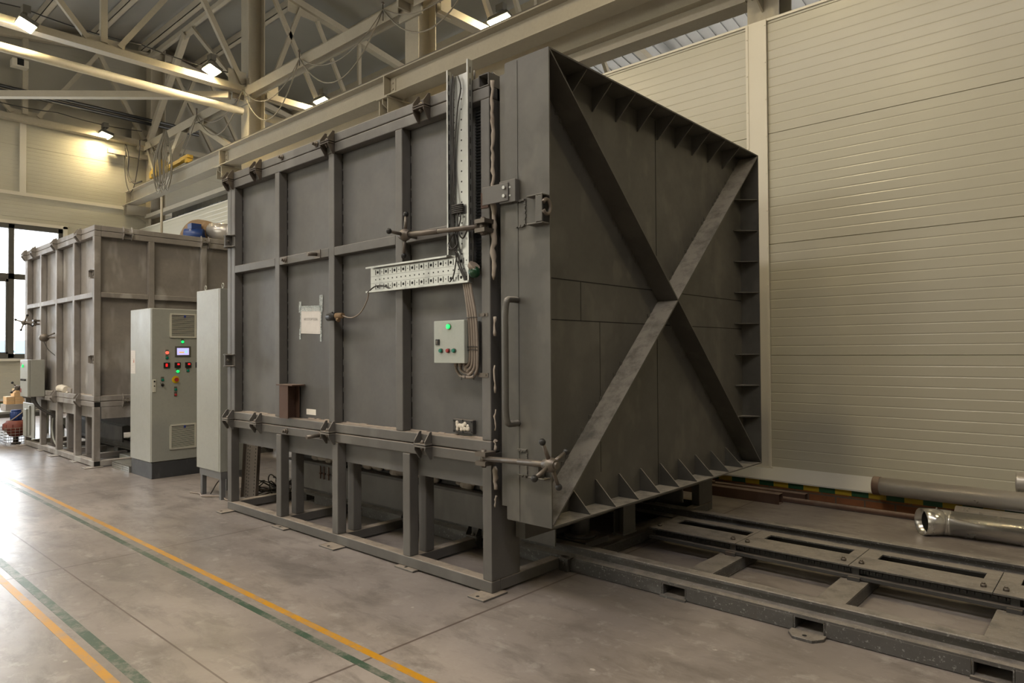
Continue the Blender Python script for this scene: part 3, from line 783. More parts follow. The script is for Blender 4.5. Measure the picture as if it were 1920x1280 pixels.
    if door_end:
        for z in (2.58, 1.44):
            clamp_parts(F, Matrix.Translation((-3.461 + ox, oy, z)) @ Matrix.Rotation(PI / 2, 4, 'Y'), pf)
    else:
        for y in (.4, 1.46):
            clamp_parts(F, Matrix.Translation((ox, y + oy, .8765)) @ Matrix.Rotation(PI / 2, 4, 'Z'), pf)
            clamp_parts(F, Matrix.Translation((ox, y + oy, 3.167)) @ Matrix.Rotation(PI / 2, 4, 'Z'), pf)

F1 = thing('industrial_furnace', 'big dark grey bogie furnace with ribbed steel side in the foreground', 'furnace', (-1.77, 1.5, 0))
furnace_body(F1, 0, 0, 'furnace', 'panel', True)
# front frame round the charging opening
m = MB(); m.box(-.012, -.001, .081, .42, .875, 3.089); m.box(-.012, -.001, 2.58, 2.919, .875, 3.089); m.box(-.012, -.001, .42, 2.58, 2.75, 3.089); m.build('front_frame', 'furnace', F1)
m = MB()
# hollow cross tube on the roof at the door end
x0, x1, z0, z1 = -.092, -.004, 3.168, 3.250
for a in ((x0, x0 + .006, z0, z1), (x1 - .006, x1, z0, z1)): m.box(a[0], a[1], .0, 3.0, a[2], a[3])
for a in ((z0, z0 + .006), (z1 - .006, z1)): m.box(x0 + .006, x1 - .006, 0, 3.0, a[0], a[1])
m.build('roof_tube', 'furnace', F1)
m = MB(); m.box(-.30, -.27, .02, .32, 3.242, 3.29); m.box(-.30, -.2, .02, .32, 3.242, 3.248); m.tube([(-.12, .35, 3.262), (-.02, .05, 3.262)], .008, 6); m.tube([(-.16, .03, 3.245), (-.16, .03, 3.31)], .007, 6)
m.build('roof_angle', 'furnace', F1)
# pipe stubs and nozzles on the beams
def stub(x, z, l, r=.016, y=0):
    m = MB(); m.cyl((x, y, z), (x, y - l, z), r, 12); m.cyl((x, y, z), (x, y - .014, z), r * 1.6, 6); m.cyl((x, y - l, z), (x, y - l - .012, z), r * .7, 8); m.build('pipe_stub', 'steel', F1)
for a in ((-2.50, 3.205, .03), (-1.955, 3.205, .035), (-2.45, 2.306, .03), (-2.43, .838, .035)): stub(*a)
m = MB(); m.box(-1.985, -1.9, -.006, 0, 2.272, 2.34); m.cyl((-1.955, -.006, 2.306), (-1.955, -.09, 2.30), .015, 12); m.build('pipe_stub', 'steel', F1)
m = MB(); m.box(-2.49, -2.42, -.005, 0, 2.275, 2.335); m.build('backing_plate', 'steel', F1)
m = MB(); m.tube([(-1.90, -.005, .842), (-1.90, -.13, .838)], .015, 12); m.tube([(-1.90, 0, .842), (-1.90, -.02, .842)], .026, 12); m.build('pipe_stub', 'steel', F1)
# stubby welded I-section on the ledge
rs = thing('steel_stub', 'rusty short I-section with a top plate standing on the furnace ledge', 'bracket', (-2.39, .0, .951))
m = MB(); m.box(-2.475, -2.335, -.045, -.037, .9515, 1.228); m.box(-2.475, -2.335, .058, .066, .9515, 1.228); m.box(-2.41, -2.402, -.037, .058, .9515, 1.228); m.build('web_section', 'rusty', rs)
m = MB(); m.box(-2.52, -2.26, -.05, .075, 1.2285, 1.238); m.build('top_plate', 'rusty', rs)
# inspection plate plugged with wool
m = MB(); m.box(-.402, -.214, .052, .0815, .972, 1.062)
o = m.build('inspection_port', 'darksteel', F1, .003)
m = MB()
for k in range(26): m.sphere((-.308 + random.uniform(-.058, .058), .05, 1.018 + random.uniform(-.022, .022)), random.uniform(.008, .016), 8, 5, (1, .5, 1))
m.build('wool_plug', 'whitewool', o)
m = MB()
for (xx, zz) in ((-.39, .985), (-.226, .985), (-.39, 1.05), (-.226, 1.05), (-.308, .98), (-.308, 1.055)): m.cyl((xx, .053, zz), (xx, .047, zz), .006, 8)
m.build('screw', 'black', o)
# fibre seal hanging in the door gap
m = MB(); pts = []; rr = []
z = 3.18
while z > 1.92:
    pts.append((.035 + random.uniform(-.006, .006), -.004 + random.uniform(-.008, .006), z))
    rr.append((.008 + random.uniform(0, .006)) * (1.5 if z < 2.5 else 1) * (.35 if z < 1.97 else 1)); z -= .028
m.tube(pts, rr, 8); m.build('seal_rope', 'wool', F1)
for (za, zb, rad) in ((1.72, 1.60, .012), (1.42, 1.25, .008), (1.15, 1.02, .007), (.96, .90, .012), (.80, .66, .017), (.62, .55, .007)):
    m = MB(); n = 6
    m.tube([(.035 + random.uniform(-.006, .006), .0, za + (zb - za) * i / n) for i in range(n + 1)], [rad * random.uniform(.4, 1.1) for i in range(n + 1)], 8); m.build('seal_rope', 'wool', F1)
# swing bolts: the upper one is open and folded back, the lower one holds the door
star_bolt(F1, (.0, -.06, 2.275), (-.70, -.105, 2.30), .05)
star_bolt(F1, (-.005, -.06, .852), (.556, -.105, .878), .42)

# ---- door
D = thing('furnace_door', 'large square grey steel furnace door with X bracing and rows of gussets', 'door', (.3, 1.5, .49))
DY0, DY1, DZ0, DZ1, XB, XP, XF = 0.0, 3.0, .492, 3.262, .135, .31, .477
bx('door_panel', 'doorpaint', D, XP - .012, XP, DY0 + .01, DY1 - .01, DZ0 + .01, DZ1 - .01)
def rimplate(c): bx('rim_plate', 'doorpaint', D, *c)
rimplate((XB, XF, DY0, DY0 + .01, DZ0, DZ1)); rimplate((XB, XF, DY1 - .01, DY1, DZ0, DZ1))
rimplate((XB, XF, DY0 + .01, DY1 - .01, DZ0, DZ0 + .01)); rimplate((XB, XF, DY0 + .01, DY1 - .01, DZ1 - .01, DZ1))
bx('seam_strip', 'doorpaint', D, XB - .001, XB + .10, DY0 - .003, DY0, DZ0 + .005, DZ1 - .012)
bx('back_plate', 'doorpaint', D, XB + .001, XB + .01, DY0 + .012, DY1 - .012, DZ0 + .012, DZ1 - .012)
bx('seal_flange', 'doorpaint', D, .072, .1345, .02, 2.98, .565, 3.21)
# diagonal stiffeners
cy, cz = 1.5, (DZ0 + DZ1) / 2
def diag(y0, z0, y1, z1):
    m = MB(); d = Vector((0, y1 - y0, z1 - z0)).normalized(); n = Vector((0, -d.z, d.y)) * .005
    a = Vector((XP, y0, z0)); b = Vector((XP, y1, z1)); dx = Vector((XF - XP, 0, 0))
    vs = [m.bm.verts.new(p) for p in (a - n, a + n, a + n + dx, a - n + dx, b - n, b + n, b + n + dx, b - n + dx)]
    for f in ((0, 1, 2, 3), (7, 6, 5, 4), (0, 4, 5, 1), (1, 5, 6, 2), (2, 6, 7, 3), (3, 7, 4, 0)): m.bm.faces.new([vs[i] for i in f])
    m.build('diagonal_brace', 'doorpaint', D)
diag(.012, DZ1 - .012, 2.988, DZ0 + .012)
diag(.012, DZ0 + .012, cy - .006, cz - .006); diag(cy + .006, cz + .006, 2.988, DZ1 - .012)
# weld blobs along the diagonals
for s in (1, -1):
    m = MB()
    for k in range(70):
        t = (k + .5) / 70
        if random.random() < .45: continue
        y = .05 + 2.9 * t; z = DZ0 + .05 + (DZ1 - DZ0 - .1) * (t if s > 0 else 1 - t)
        m.box(XP, XP + random.uniform(.002, .005), y - .014, y + .014, z + (.004 if s > 0 else -.03), z + (.03 if s > 0 else -.004))
    m.build('weld_bead', 'doorpaint', D)
# gussets
leg = .158
for k in range(9):
    y = .386 + k * .2785
    m = MB(); m.prism([(XP, DZ0 + .0105), (XP + leg, DZ0 + .0105), (XP + leg, DZ0 + .018), (XP + .008, DZ0 + leg + .01), (XP, DZ0 + leg + .01)], 'y', y - .004, y + .004); m.build('gusset', 'doorpaint', D)
    m = MB(); m.prism([(XP, DZ1 - .0105), (XP + leg, DZ1 - .0105), (XP + leg, DZ1 - .018), (XP + .008, DZ1 - leg - .01), (XP, DZ1 - leg - .01)], 'y', y - .004, y + .004); m.build('gusset', 'doorpaint', D)
for k in range(8):
    z = .911 + k * .2785
    for y0, s in ((DY1 - .0105, -1), (DY0 + .0105, 1)):
        m = MB(); m.prism([(XP, y0), (XP + leg, y0), (XP + leg, y0 + s * .008), (XP + .008, y0 + s * leg), (XP, y0 + s * leg)], 'z', z - .004, z + .004); m.build('gusset', 'doorpaint', D)
# sheet joints on the panel
m = MB()
for z in (1.955, 1.700): m.box(XP, XP + .0015, .02, 2.98, z - .003, z + .003)
m.box(XP, XP + .0015, 1.474, 1.480, .51, 3.24); m.box(XP, XP + .0015, .518, .522, 1.703, 1.952); m.box(XP, XP + .0015, .73, .733, .7, 1.697)
m.build('panel_seam', 'hole', D)
# pull handle
m = MB(); zt, zb, yh = 1.812, 1.078, -.1
m.tube(spline([(.225, .0, zt), (.225, -.05, zt), (.222, -.09, zt - .01), (.222, -.105, zt - .09), (.222, -.105, zt - .2), (.222, -.105, zb + .2), (.222, -.105, zb + .09), (.222, -.09, zb + .01), (.225, -.05, zb), (.225, 0, zb)], 6), .019, 12)
m.build('pull_handle', 'doorpaint', D)
# hook housings on the edge plate
def hook_box(z0, z1, clevis):
    m = MB(); x0, x1 = .352, .474
    m.box(x0, x1, -.062, -.002, z1 - .008, z1); m.box(x0, x1, -.062, -.002, z0, z0 + .008); m.box(x1 - .05, x1 - .042, -.062, -.002, z0, z1)
    m.box(x1 - .05, x1, -.066, -.058, z0 + .01, z1 - .01) if clevis else None
    o = m.build('hook_housing', 'doorpaint', D, .002)
    if clevis:
        m = MB(); c = Vector((x1 + .004, -.03, (z0 + z1) / 2 + .01))
        m.tube([c + Vector((0, .034 * math.cos(a), .042 * math.sin(a))) for a in [math.radians(v) for v in range(-150, 151, 20)]], .012, 8); m.build('hook_ring', 'steel', o)
hook_box(2.235, 2.405, True); hook_box(.775, .870, False)
# scars of removed brackets
for zc in (2.325, .846):
    m = MB(); h = .075
    for k in range(14):
        z = zc - h + 2 * h * k / 13; m.box(.288 + random.uniform(-.004, .004), .298 + random.uniform(-.002, .004), -.008, -.002, z, z + .008)
    for z in (zc - h, zc + h):
        for k in range(7): m.box(.225 + k * .01, .235 + k * .01, -.012 - random.uniform(0, .006), -.002, z - .006 + random.uniform(-.004, .004), z + .006)
    m.build('weld_scar', 'doorpaint', D)
# rust stains over the hooks
def stain_mat():
    m, nt, b = new_mat('rust_stain')
    n = noise(nt, 14, 5, .7); b.inputs['Base Color'].default_value = (.11, .065, .03, 1); b.inputs['Roughness'].default_value = .7
    tc = N(nt, 'ShaderNodeTexCoord'); g = N(nt, 'ShaderNodeVectorMath', operation='DISTANCE'); g.inputs[1].default_value = (.5, .5, .5); L(nt, tc.outputs['Generated'], g.inputs[0])
    e = math_n(nt, 'SUBTRACT', 1.0, math_n(nt, 'MULTIPLY', g.outputs[1], 2.0))
    L(nt, math_n(nt, 'MULTIPLY', ramp(nt, n, .2, .75), math_n(nt, 'MAXIMUM', math_n(nt, 'MULTIPLY', e, .75), 0.0)), b.inputs['Alpha'])
    return m
M['stain'] = stain_mat()
for c in ((.15, .27, 2.50, 2.66), (.38, .476, 2.40, 2.58), (.14, .25, 2.0, 2.16), (.14, .3, .70, 1.0), (.3, .45, .9, 1.06)):
    bx('rust_stain', 'stain', D, c[0], c[1], -.0042, -.0034, c[2], c[3])
# angle latch joining door and furnace
m = MB(); m.box(-.015, .2, -.052, -.044, 2.405, 2.515); m.box(.12, .25, -.042, -.034, 2.395, 2.53); m.box(.242, .25, -.034, -.002, 2.395, 2.53); m.box(.13, .2, -.034, -.002, 2.40, 2.41)
o = m.build('latch_plate', 'furnace', D, .002)
for zz in (2.435, 2.485):
    m = MB(); m.cyl((.175, -.043, zz), (.175, -.066, zz), .011, 6); m.cyl((.175, -.043, zz), (.175, -.047, zz), .017, 12); m.box(.175, .215, -.0445, -.0425, zz - .005, zz + .005); m.build('bolt', 'galv', o)

# ---- bogie beneath the furnace
B0 = thing('furnace_bogie', 'dark steel hearth bogie standing on the rails beneath the big furnace', 'bogie', (-1.6, 1.5, .16))
for y0, y1 in ((.60, .612), (2.388, 2.40)): bx('side_plate', 'furnace', B0, -3.4, .02, y0, y1, .178, .43)
for y0, y1 in ((.56, .62), (2.38, 2.44)): bx('edge_flange', 'darksteel', B0, -3.4, .02, y0, y1, .43, .452)
bx('hearth_block', 'darksteel', B0, -3.42, -.02, .66, 2.34, .452, .80)
bx('chassis', 'darksteel', B0, -3.4, -.02, .613, 2.387, .30, .43)
bx('front_beam', 'doorpaint', B0, .022, .10, .2, 2.8, .327, .488)
m = MB()
for k in range(40): m.sphere((random.uniform(-3.3, -.1), .64, .47 + random.uniform(0, .05)), random.uniform(.02, .05), 7, 5, (1.8, .6, .8))
m.build('refractory_wool', 'wool', B0)['kind'] = 'stuff'
for x in (-3.0, -2.0, -1.0, -.25):
    for y in (.76, 2.24):
        m = MB(); m.cyl((x, y - .035, .255), (x, y + .035, .255), .088, 24); m.cyl((x, y + .036, .255), (x, y + .05, .255), .105, 24); m.cyl((x, y - .14, .255), (x, y + .1, .255), .03, 12); m.build('wheel', 'darksteel', B0)
for x in (-2.84, -2.78, -2.70, -2.62, -1.5, -1.25, -.42, -.36):
    m = MB(); m.tube([(x, .585, .43), (x, .585, .30)], .007, 8); m.cyl((x, .585, .345), (x, .585, .36), .014, 8); m.build('hanging_bolt', 'rusty', B0)
m = MB()
for x in (.092, .172): m.box(x, x + .008, 1.2, 1.36, .165, .49)
m.box(.10, .172, 1.27, 1.28, .165, .49); m.box(.085, .185, 1.19, 1.37, .158, .166); m.build('push_bracket', 'doorpaint', B0)
m = MB(); m.cyl((-.05, .98, .17), (-.05, .98, .327), .07, 20); m.cyl((-.05, .98, .165), (-.05, .98, .185), .12, 20); m.box(-.2, .1, .84, 1.12, .125, .165); m.build('screw_jack', 'darksteel', B0)

# ---- track
TR = thing('rail_track', 'dusty steel bogie track with two rails running out from under the furnace', 'track', (0.5, 1.5, 0))
XL, XR = -4.0, 5.2
for yc, s in ((.765, 1), (2.235, -1)):
    m = MB(); P = [(-.072, .0835), (.072, .0835), (.072, .094), (.012, .106), (.011, .142), (.040, .150), (.040, .163), (.034, .168), (-.034, .168), (-.040, .163), (-.040, .150), (-.011, .142), (-.012, .106), (-.072, .094)]
    # concave outline: build as strips
    pr = [(yc + a, b) for a, b in P]; strip_wall(m, pr, 'x', XL, XR)
    m.build('rail', 'rail', TR)
    # side channel in pieces, with the sleeper ends showing between
    yf = .693 if s > 0 else 2.307
    cuts = [XL] + [x for c in (-3.2, -2.4, -1.6, -.8, .0, .862, 1.655, 2.455, 3.25, 4.05) for x in (c - .082, c + .082)] + [XR]
    for i in range(0, len(cuts), 2):
        a, b = cuts[i], cuts[i + 1]
        m = MB(); ya, yb = (yf, yf + .006) if s > 0 else (yf - .006, yf)
        m.box(a, b, ya, yb, .004, .083); yi = (yf + .006, yf + .06) if s > 0 else (yf - .06, yf - .006)
        m.box(a, b, yi[0], yi[1], .076, .083); m.box(a, b, yi[0], yi[1], .004, .011)
        m.build('side_channel', 'rail', TR, .0015)
for c in (-3.2, -2.4, -1.6, -.8, .0, .862, 1.655, 2.455, 3.25, 4.05):
    m = MB(); w = .08; t = .008
    m.box(c - w, c + w, .694, 2.306, .074, .0825); m.box(c - w, c + w, .694, 2.306, .004, .012)
    m.box(c - w, c - w + t, .694, 2.306, .012, .074); m.box(c + w - t, c + w, .694, 2.306, .012, .074)
    m.build('sleeper', 'rail', TR, .0015)
for c in (.862, 2.455, 4.05):
    bx('end_plate', 'rail', TR, c - .085, c + .085, .672, .692, 0, .014)
m = MB(); c = 1.655; m.prism([(c - .09, .69), (c + .09, .69), (c + .09, .64), (c + .05, .585), (c - .05, .585), (c - .09, .64)], 'z', 0, .016); o = m.build('anchor_plate', 'rail', TR, .002)
m = MB(); m.cyl((c, .625, .0161), (c, .625, .0168), .012, 12); m.build('anchor_hole', 'hole', o)
# central drive guide: slotted cover plates, chain and lower strip
yA, yB = 1.50, 1.96; zc0, zc1 = .158, .170
def cover(a, b):
    sl = [(a + .10, a + .66)] if b - a < .8 else [(a + .09, a + .60), (a + .72, b - .08)]
    m = MB(); ys0, ys1 = 1.745, 1.875
    m.box(a, b, yA, ys0, zc0, zc1); m.box(a, b, ys1, yB, zc0, zc1)
    edges = [a] + [v for s in sl for v in s] + [b]
    for i in range(0, len(edges), 2): m.box(edges[i], edges[i + 1], ys0, ys1, zc0, zc1)
    o = m.build('cover_plate', 'rail', TR, .0015)
    for xx in (a + .05, b - .05):
        m = MB(); m.cyl((xx, 1.58, zc1), (xx, 1.58, zc1 + .016), .016, 6); m.cyl((xx, 1.58, zc1 + .016), (xx, 1.58, zc1 + .024), .009, 8); m.build('bolt', 'steel', o)
xs = [.21, .895, 1.625, 2.36, 3.1, 3.84, 4.58]
for a, b in zip(xs[:-1], xs[1:]): cover(a, b - .004)
bx('guide_rail', 'darksteel', TR, .21, 4.58, 1.50, 1.53, .088, .112, bevel=.002); bx('guide_rail', 'darksteel', TR, .21, 4.58, 1.94, 1.96, .083, .158); bx('guide_web', 'darksteel', TR, .21, 4.58, 1.60, 1.61, .083, .158)
m = MB()
x = .22
while x < 4.55:
    m.box(x, x + .030, 1.548, 1.556, .118, .140); m.box(x, x + .030, 1.578, 1.586, .118, .140); m.cyl((x + .008, 1.54, .129), (x + .008, 1.592, .129), .006, 6); x += .036
o = m.build('drive_chain', 'darksteel', TR); 
for c in (.862, 1.655, 2.455, 3.25, 4.05): bx('guide_bracket', 'darksteel', TR, c - .035, c + .035, 1.478, 1.50, .083, .105); bx('guide_post', 'darksteel', TR, c - .02, c + .02, 1.53, 1.55, .083, .1575)
# coupling clips where the track meets the furnace base
m = MB(); m.box(.0, .075, .665, .690, .0, .1); m.box(.02, .10, .64, .70, .092, .1); m.cyl((.04, .666, .05), (.04, .652, .05), .012, 6); m.build('joint_clip', 'rail', TR)
for x in (-1.62, -.83):
    clamp_parts(TR, Matrix.Translation((x, .692, .083)), 'darksteel')

# ================================================================== things on the big furnace
def slot_pattern(m, x0, x1, zc, y, pitch=.065):
    pass
# vertical cable tray
def tray_holes(m, pts, y, r=.005):
    for x, z in pts: m.cyl((x, y, z), (x, y - .0006, z), r, 8)
vt = thing('cable_tray', 'upright perforated galvanised cable tray at the door end of the furnace side', 'cable tray', (-.245, -.01, 1.95))
m = MB(); x0, x1 = -.345, -.145
m.box(x0, x1, -.006, -.003, 1.945, 3.30); m.box(x0, x0 + .002, -.042, -.003, 2.135, 3.34); m.box(x1 - .002, x1, -.042, -.003, 1.945, 3.36); m.box(x0, x0 + .012, -.044, -.042, 2.135, 3.34); m.box(x1 - .012, x1, -.044, -.042, 1.945, 3.36)
m.mi = 1
tray_holes(m, [(-.245, 2.0 + .067 * k) for k in range(19)], -.0061, .006)
tray_holes(m, [(-.245 + s * .065, 2.0 + .05 * k) for k in range(25) for s in (-1, 1)], -.0061, .0038)
for k in range(18): m.box(x0 + .0021, x0 + .0026, -.027, -.021, 2.17 + k * .065, 2.21 + k * .065); m.box(x1 + .0001, x1 + .0006, -.027, -.021, 2.0 + k * .075, 2.04 + k * .075)
m.build('channel', ['galv', 'hole'], vt)
ht = thing('cable_tray', 'short horizontal perforated galvanised tray reaching left from the upright tray', 'cable tray', (-.78, -.01, 1.945))
m = MB(); hx0, hx1 = -1.217, -.147
m.box(hx0, hx1 - .2, -.009, -.0065, 1.945, 2.13); m.box(hx1 - .2, hx1 - .003, -.009, -.0065, 1.945, 2.13); m.box(hx0, hx1 - .2, -.046, -.0065, 2.13, 2.132); m.box(hx0 - .01, hx1 - .2, -.048, -.046, 2.12, 2.132); m.box(hx0, hx1 - .003, -.046, -.0065, 1.943, 1.945); m.box(hx0 - .01, hx1 - .003, -.048, -.046, 1.943, 1.955)
m.mi = 1
k = 0; x = hx0 + .06
while x < hx1 - .02:
    for zc in (2.09, 1.985):
        kind = k % 4
        if kind in (0, 2): m.box(x - .0035, x + .0035, -.0096, -.009, zc - .019, zc + .019)
        elif kind == 1: m.cyl((x, -.009, zc), (x, -.0096, zc), .0105, 12)
        else: m.cyl((x, -.009, zc), (x, -.0096, zc), .0045, 8)
    if k % 2 == 0: m.cyl((x, -.009, 2.0375), (x, -.0096, 2.0375), .0055, 10)
    k += 1; x += .0245
for z in (2.012, 2.063): m.box(hx0, hx1 - .01, -.0094, -.009, z - .0006, z + .0006)
m.mi = 1
for k in range(15): m.box(hx0 + .03 + k * .055, hx0 + .065 + k * .055, -.033, -.024, 2.1294, 2.13)
m.build('channel', ['galv', 'hole'], ht)
# loose cables in the trays
lb = ['thin black cable running down the left of the upright tray', 'second thin dark cable in the upright tray', 'dark cable with a coil where the two trays meet', 'dark cable crossing the horizontal tray end', 'short wire loop at the left end of the horizontal tray']
c_paths = [[(-.31, -.02, 3.31), (-.325, -.022, 3.1), (-.315, -.02, 2.8), (-.322, -.022, 2.5), (-.305, -.02, 2.25), (-.27, -.03, 2.1), (-.2, -.02, 1.95)],
           [(-.30, -.018, 3.30), (-.30, -.026, 3.0), (-.307, -.02, 2.6), (-.30, -.024, 2.3), (-.265, -.025, 2.12), (-.18, -.02, 1.945)],
           [(-.26, -.02, 3.29), (-.235, -.02, 3.2), (-.27, -.02, 3.05), (-.30, -.02, 2.7), (-.27, -.03, 2.42), (-.23, -.03, 2.36), (-.27, -.035, 2.28), (-.33, -.04, 2.24), (-.30, -.045, 2.17), (-.25, -.04, 2.2), (-.28, -.04, 2.27), (-.34, -.04, 2.19), (-.26, -.03, 2.14), (-.24, -.025, 2.06), (-.19, -.025, 1.945)],
           [(-.17, -.02, 2.3), (-.21, -.03, 2.23), (-.25, -.03, 2.28), (-.23, -.03, 2.38), (-.25, -.03, 2.44), (-.26, -.03, 2.3), (-.27, -.03, 2.13), (-.30, -.03, 2.0), (-.36, -.02, 1.95)],
           [(-1.20, -.05, 1.945), (-1.14, -.03, 1.985), (-1.05, -.025, 1.985), (-.97, -.02, 1.955)]]
for p, l in zip(c_paths, lb):
    m = MB(); m.tube(spline(p, 8), .0048, 6)
    tag(m.build('tray_cable', 'cable'), l, 'cable', 'loose cables in the trays')
m = MB()
for k in range(5): m.tube([(-.265 + .05 * math.cos(a), -.025 + .012 * math.sin(a), 2.40 + k * .012) for a in [i * PI / 6 for i in range(12)]], .006, 6, closed=True)
tag(m.build('wire_coil', 'cable'), 'small wire coil tied in the upright tray beside the star handle', 'coil')
# hanging sensor plug on the third upright, with its lead
pl = thing('sensor_plug', 'black sensor plug with brass fitting on the middle upright, lead running to the tray', 'plug', (-1.69, -.02, 1.78))
m = MB(); m.cyl((-1.745, -.03, 1.785), (-1.64, -.025, 1.79), .030, 14); m.cyl((-1.68, -.055, 1.81), (-1.66, -.0, 1.76), .024, 12); m.build('connector', 'black', pl)
m = MB(); m.tube([(-1.64, -.025, 1.79), (-1.56, -.02, 1.792)], [.026, .02], 12); m.cyl((-1.62, -.03, 1.765), (-1.60, -.03, 1.755), .016, 10); m.build('brass_fitting', 'insul', pl)
m = MB(); m.tube(spline([(-1.57, -.02, 1.792), (-1.47, -.03, 1.772), (-1.38, -.035, 1.775), (-1.30, -.035, 1.81), (-1.235, -.03, 1.89), (-1.215, -.03, 1.945)], 8), .005, 6); m.build('lead', 'conduit', pl)
m = MB(); m.box(-.165, -.09, .05, .079, 2.05, 3.06)
for k in range(50): m.box(-.166, -.089, .042, .05, 2.055 + k * .02, 2.066 + k * .02)
tag(m.build('cable_guard', 'black'), 'black ridged strip in the recess between the upright tray and the corner upright', 'cable guard')
bx('rust_stain', 'stain', F1, -.077, -.004, -.0016, -.0008, 2.36, 2.62); bx('rust_scale', 'rusty', F1, -.074, -.006, -.006, -.0012, 2.40, 2.50, bevel=.002)
bx('rust_stain', 'stain', F1, -.06, -.0015, -.0016, -.0008, .93, 1.10); bx('rust_stain', 'stain', F1, -2.44, -2.36, -.0012, -.0006, .88, .945); bx('rust_stain', 'stain', F1, -2.0, -1.88, -.0012, -.0006, .882, .948)
# green beacon lamp hanging beside the tray
be = thing('warning_beacon', 'green dome warning lamp hanging beside the upright tray', 'lamp', (-.105, -.03, 2.0))
m = MB(); m.sphere((-.11, -.03, 2.005), .042, 16, 10, (1, .8, .9)); m.build('dome', 'beacon', be)
m = MB(); m.cyl((-.125, -.03, 2.03), (-.105, -.03, 2.05), .038, 14); m.build('cap', 'conduit', be)
m = MB(); m.tube([(-.115, -.03, 2.07), (-.12, -.03, 2.27)], .003, 6); m.build('lead', 'cable', be)
# control box
kb = thing('control_box', 'small light grey control box with green lamp and three buttons on the big furnace side', 'control box', (-.315, .01, 1.43))
bx('enclosure', 'cabdirty', kb, -.456, -.176, -.028, .0815, 1.436, 1.704, bevel=.004, seg=2)
bx('door', 'cabdirty', kb, -.460, -.172, -.060, -.031, 1.432, 1.708, bevel=.004, seg=2)
def knob(par, x, y, z, mat, r=.0125, l=.018, ring=True, name='button'):
    m = MB(); m.cyl((x, y, z), (x, y - l, z), r, 16); o = m.build(name, mat, par, .002)
    if ring: m = MB(); m.cyl((x, y, z), (x, y - l * .35, z), r * 1.25, 16); m.build('bezel', 'steel', o)
knob(kb, -.312, -.060, 1.668, 'green_lit', .0155, .016, name='indicator_lamp')
for x, mt in ((-.386, 'green_btn'), (-.318, 'red_btn'), (-.262, 'green_btn')): knob(kb, x, -.060, 1.513, mt)
o = bx('lock', 'black', kb, -.438, -.402, -.068, -.060, 1.55, 1.588, bevel=.002); m = MB(); m.cyl((-.42, -.068, 1.572), (-.42, -.071, 1.572), .008, 10); m.box(-.424, -.416, -.0705, -.068, 1.555, 1.57); m.build('key_slot', 'steel', o)
for x in (-.335, -.292, -.25, -.21): 
    m = MB(); m.cyl((x, .02, 1.437), (x, .02, 1.412), .0135, 8); m.cyl((x, .02, 1.412), (x, .02, 1.402), .011, 12); m.build('cable_gland', 'conduit', kb)
for k, (xg, xt) in enumerate(((-.335, -.122), (-.292, -.141), (-.25, -.160), (-.21, -.178))):
    zb = 1.345 + k * .017; xr = -.098 - k * .022
    m = MB(); m.tube(spline([(xg, .02, 1.405), (xg + .006, .02, 1.385), (xg + .04, .018, zb + .008), (xg + .09, .0, zb), (xr - .05, -.015, zb), (xr - .012, -.018, zb + .03), (xr, -.018, zb + .08), (xr, -.018, 1.55), (xr - .012, -.018, 1.72), (xt - .02, -.018, 1.86), (xt - .035, -.02, 1.94)], 6), .0095, 8)
    tag(m.build('conduit', 'conduit'), ['outermost grey-brown conduit looping under the control box', 'second conduit from the outside looping under the control box', 'third conduit from the outside looping under the control box', 'innermost conduit looping under the control box'][k], 'conduit', 'control box conduits')
m = MB()
for z in (1.72, 1.535, 1.515): m.tube([(-.185, -.03, z), (-.13, -.031, z + .003), (-.085, -.03, z)], .0022, 5)
m.tube([(-.20, -.028, 1.36), (-.198, -.03, 1.335)], .0025, 5); m.tube([(-.12, -.03, 1.385), (-.115, -.034, 1.33)], .0025, 5); m.tube([(-.26, -.0, 1.36), (-.25, -.012, 1.325)], .0025, 5)
tag(m.build('cable_tie', 'black'), 'black ties strapping the conduits beside the control box', 'cable ties')
m = MB(); m.box(-.11, -.02, -.004, -.001, 1.345, 1.372); m.cyl((-.04, -.004, 1.36), (-.04, -.008, 1.36), .006, 8)
tag(m.build('conduit_bracket', 'steel'), 'small galvanised bracket under the conduit loop on the corner upright', 'bracket')
m = MB(); m.box(-.10, -.02, -.004, -.001, 1.725, 1.745); m.cyl((-.05, -.004, 1.735), (-.05, -.012, 1.735), .009, 8)
tag(m.build('conduit_bracket', 'steel'), 'small galvanised bracket at the top right of the control box on the corner upright', 'bracket')
# notice sheet
nt_ = thing('notice_sheet', 'white paper notice in a taped plastic sleeve on the furnace side', 'notice', (-2.19, .0815, 1.66))
m = MB(); m.T = Matrix.Translation((-2.180, .0785, 1.775)) @ Matrix.Rotation(math.radians(2.2), 4, 'Y')
m.box(-.150, .152, -.001, .001, -.108, .108); m.build('paper', 'paper', nt_)
m = MB(); m.T = Matrix.Translation((-2.178, .0768, 1.775)) @ Matrix.Rotation(math.radians(2.2), 4, 'Y')
for a in ((-.17, .16, .082, .128), (-.19, -.152, .07, .165), (.13, .178, .075, .215), (-.175, -.150, -.16, -.07), (.150, .172, -.17, -.08), (.150, .165, -.08, .08), (-.165, -.150, -.07, .07)): m.box(a[0], a[1], -.0006, .0004, a[2], a[3])
m.build('tape', 'tape', nt_)
text_mesh('МОСПОРТЕВА', .030, (-2.178, .0768, 1.788), (PI / 2, math.radians(2.2), 0), 'ink', 'lettering', nt_)
m = MB(); m.T = Matrix.Translation((-2.180, .0773, 1.775)) @ Matrix.Rotation(math.radians(2.2), 4, 'Y')
for a in ((-.138, .14, -.0965, -.0955), (-.138, .14, .078, .079), (-.138, -.137, -.096, .078), (.139, .14, -.096, .078)): m.box(a[0], a[1], -.0004, .0002, a[2], a[3])
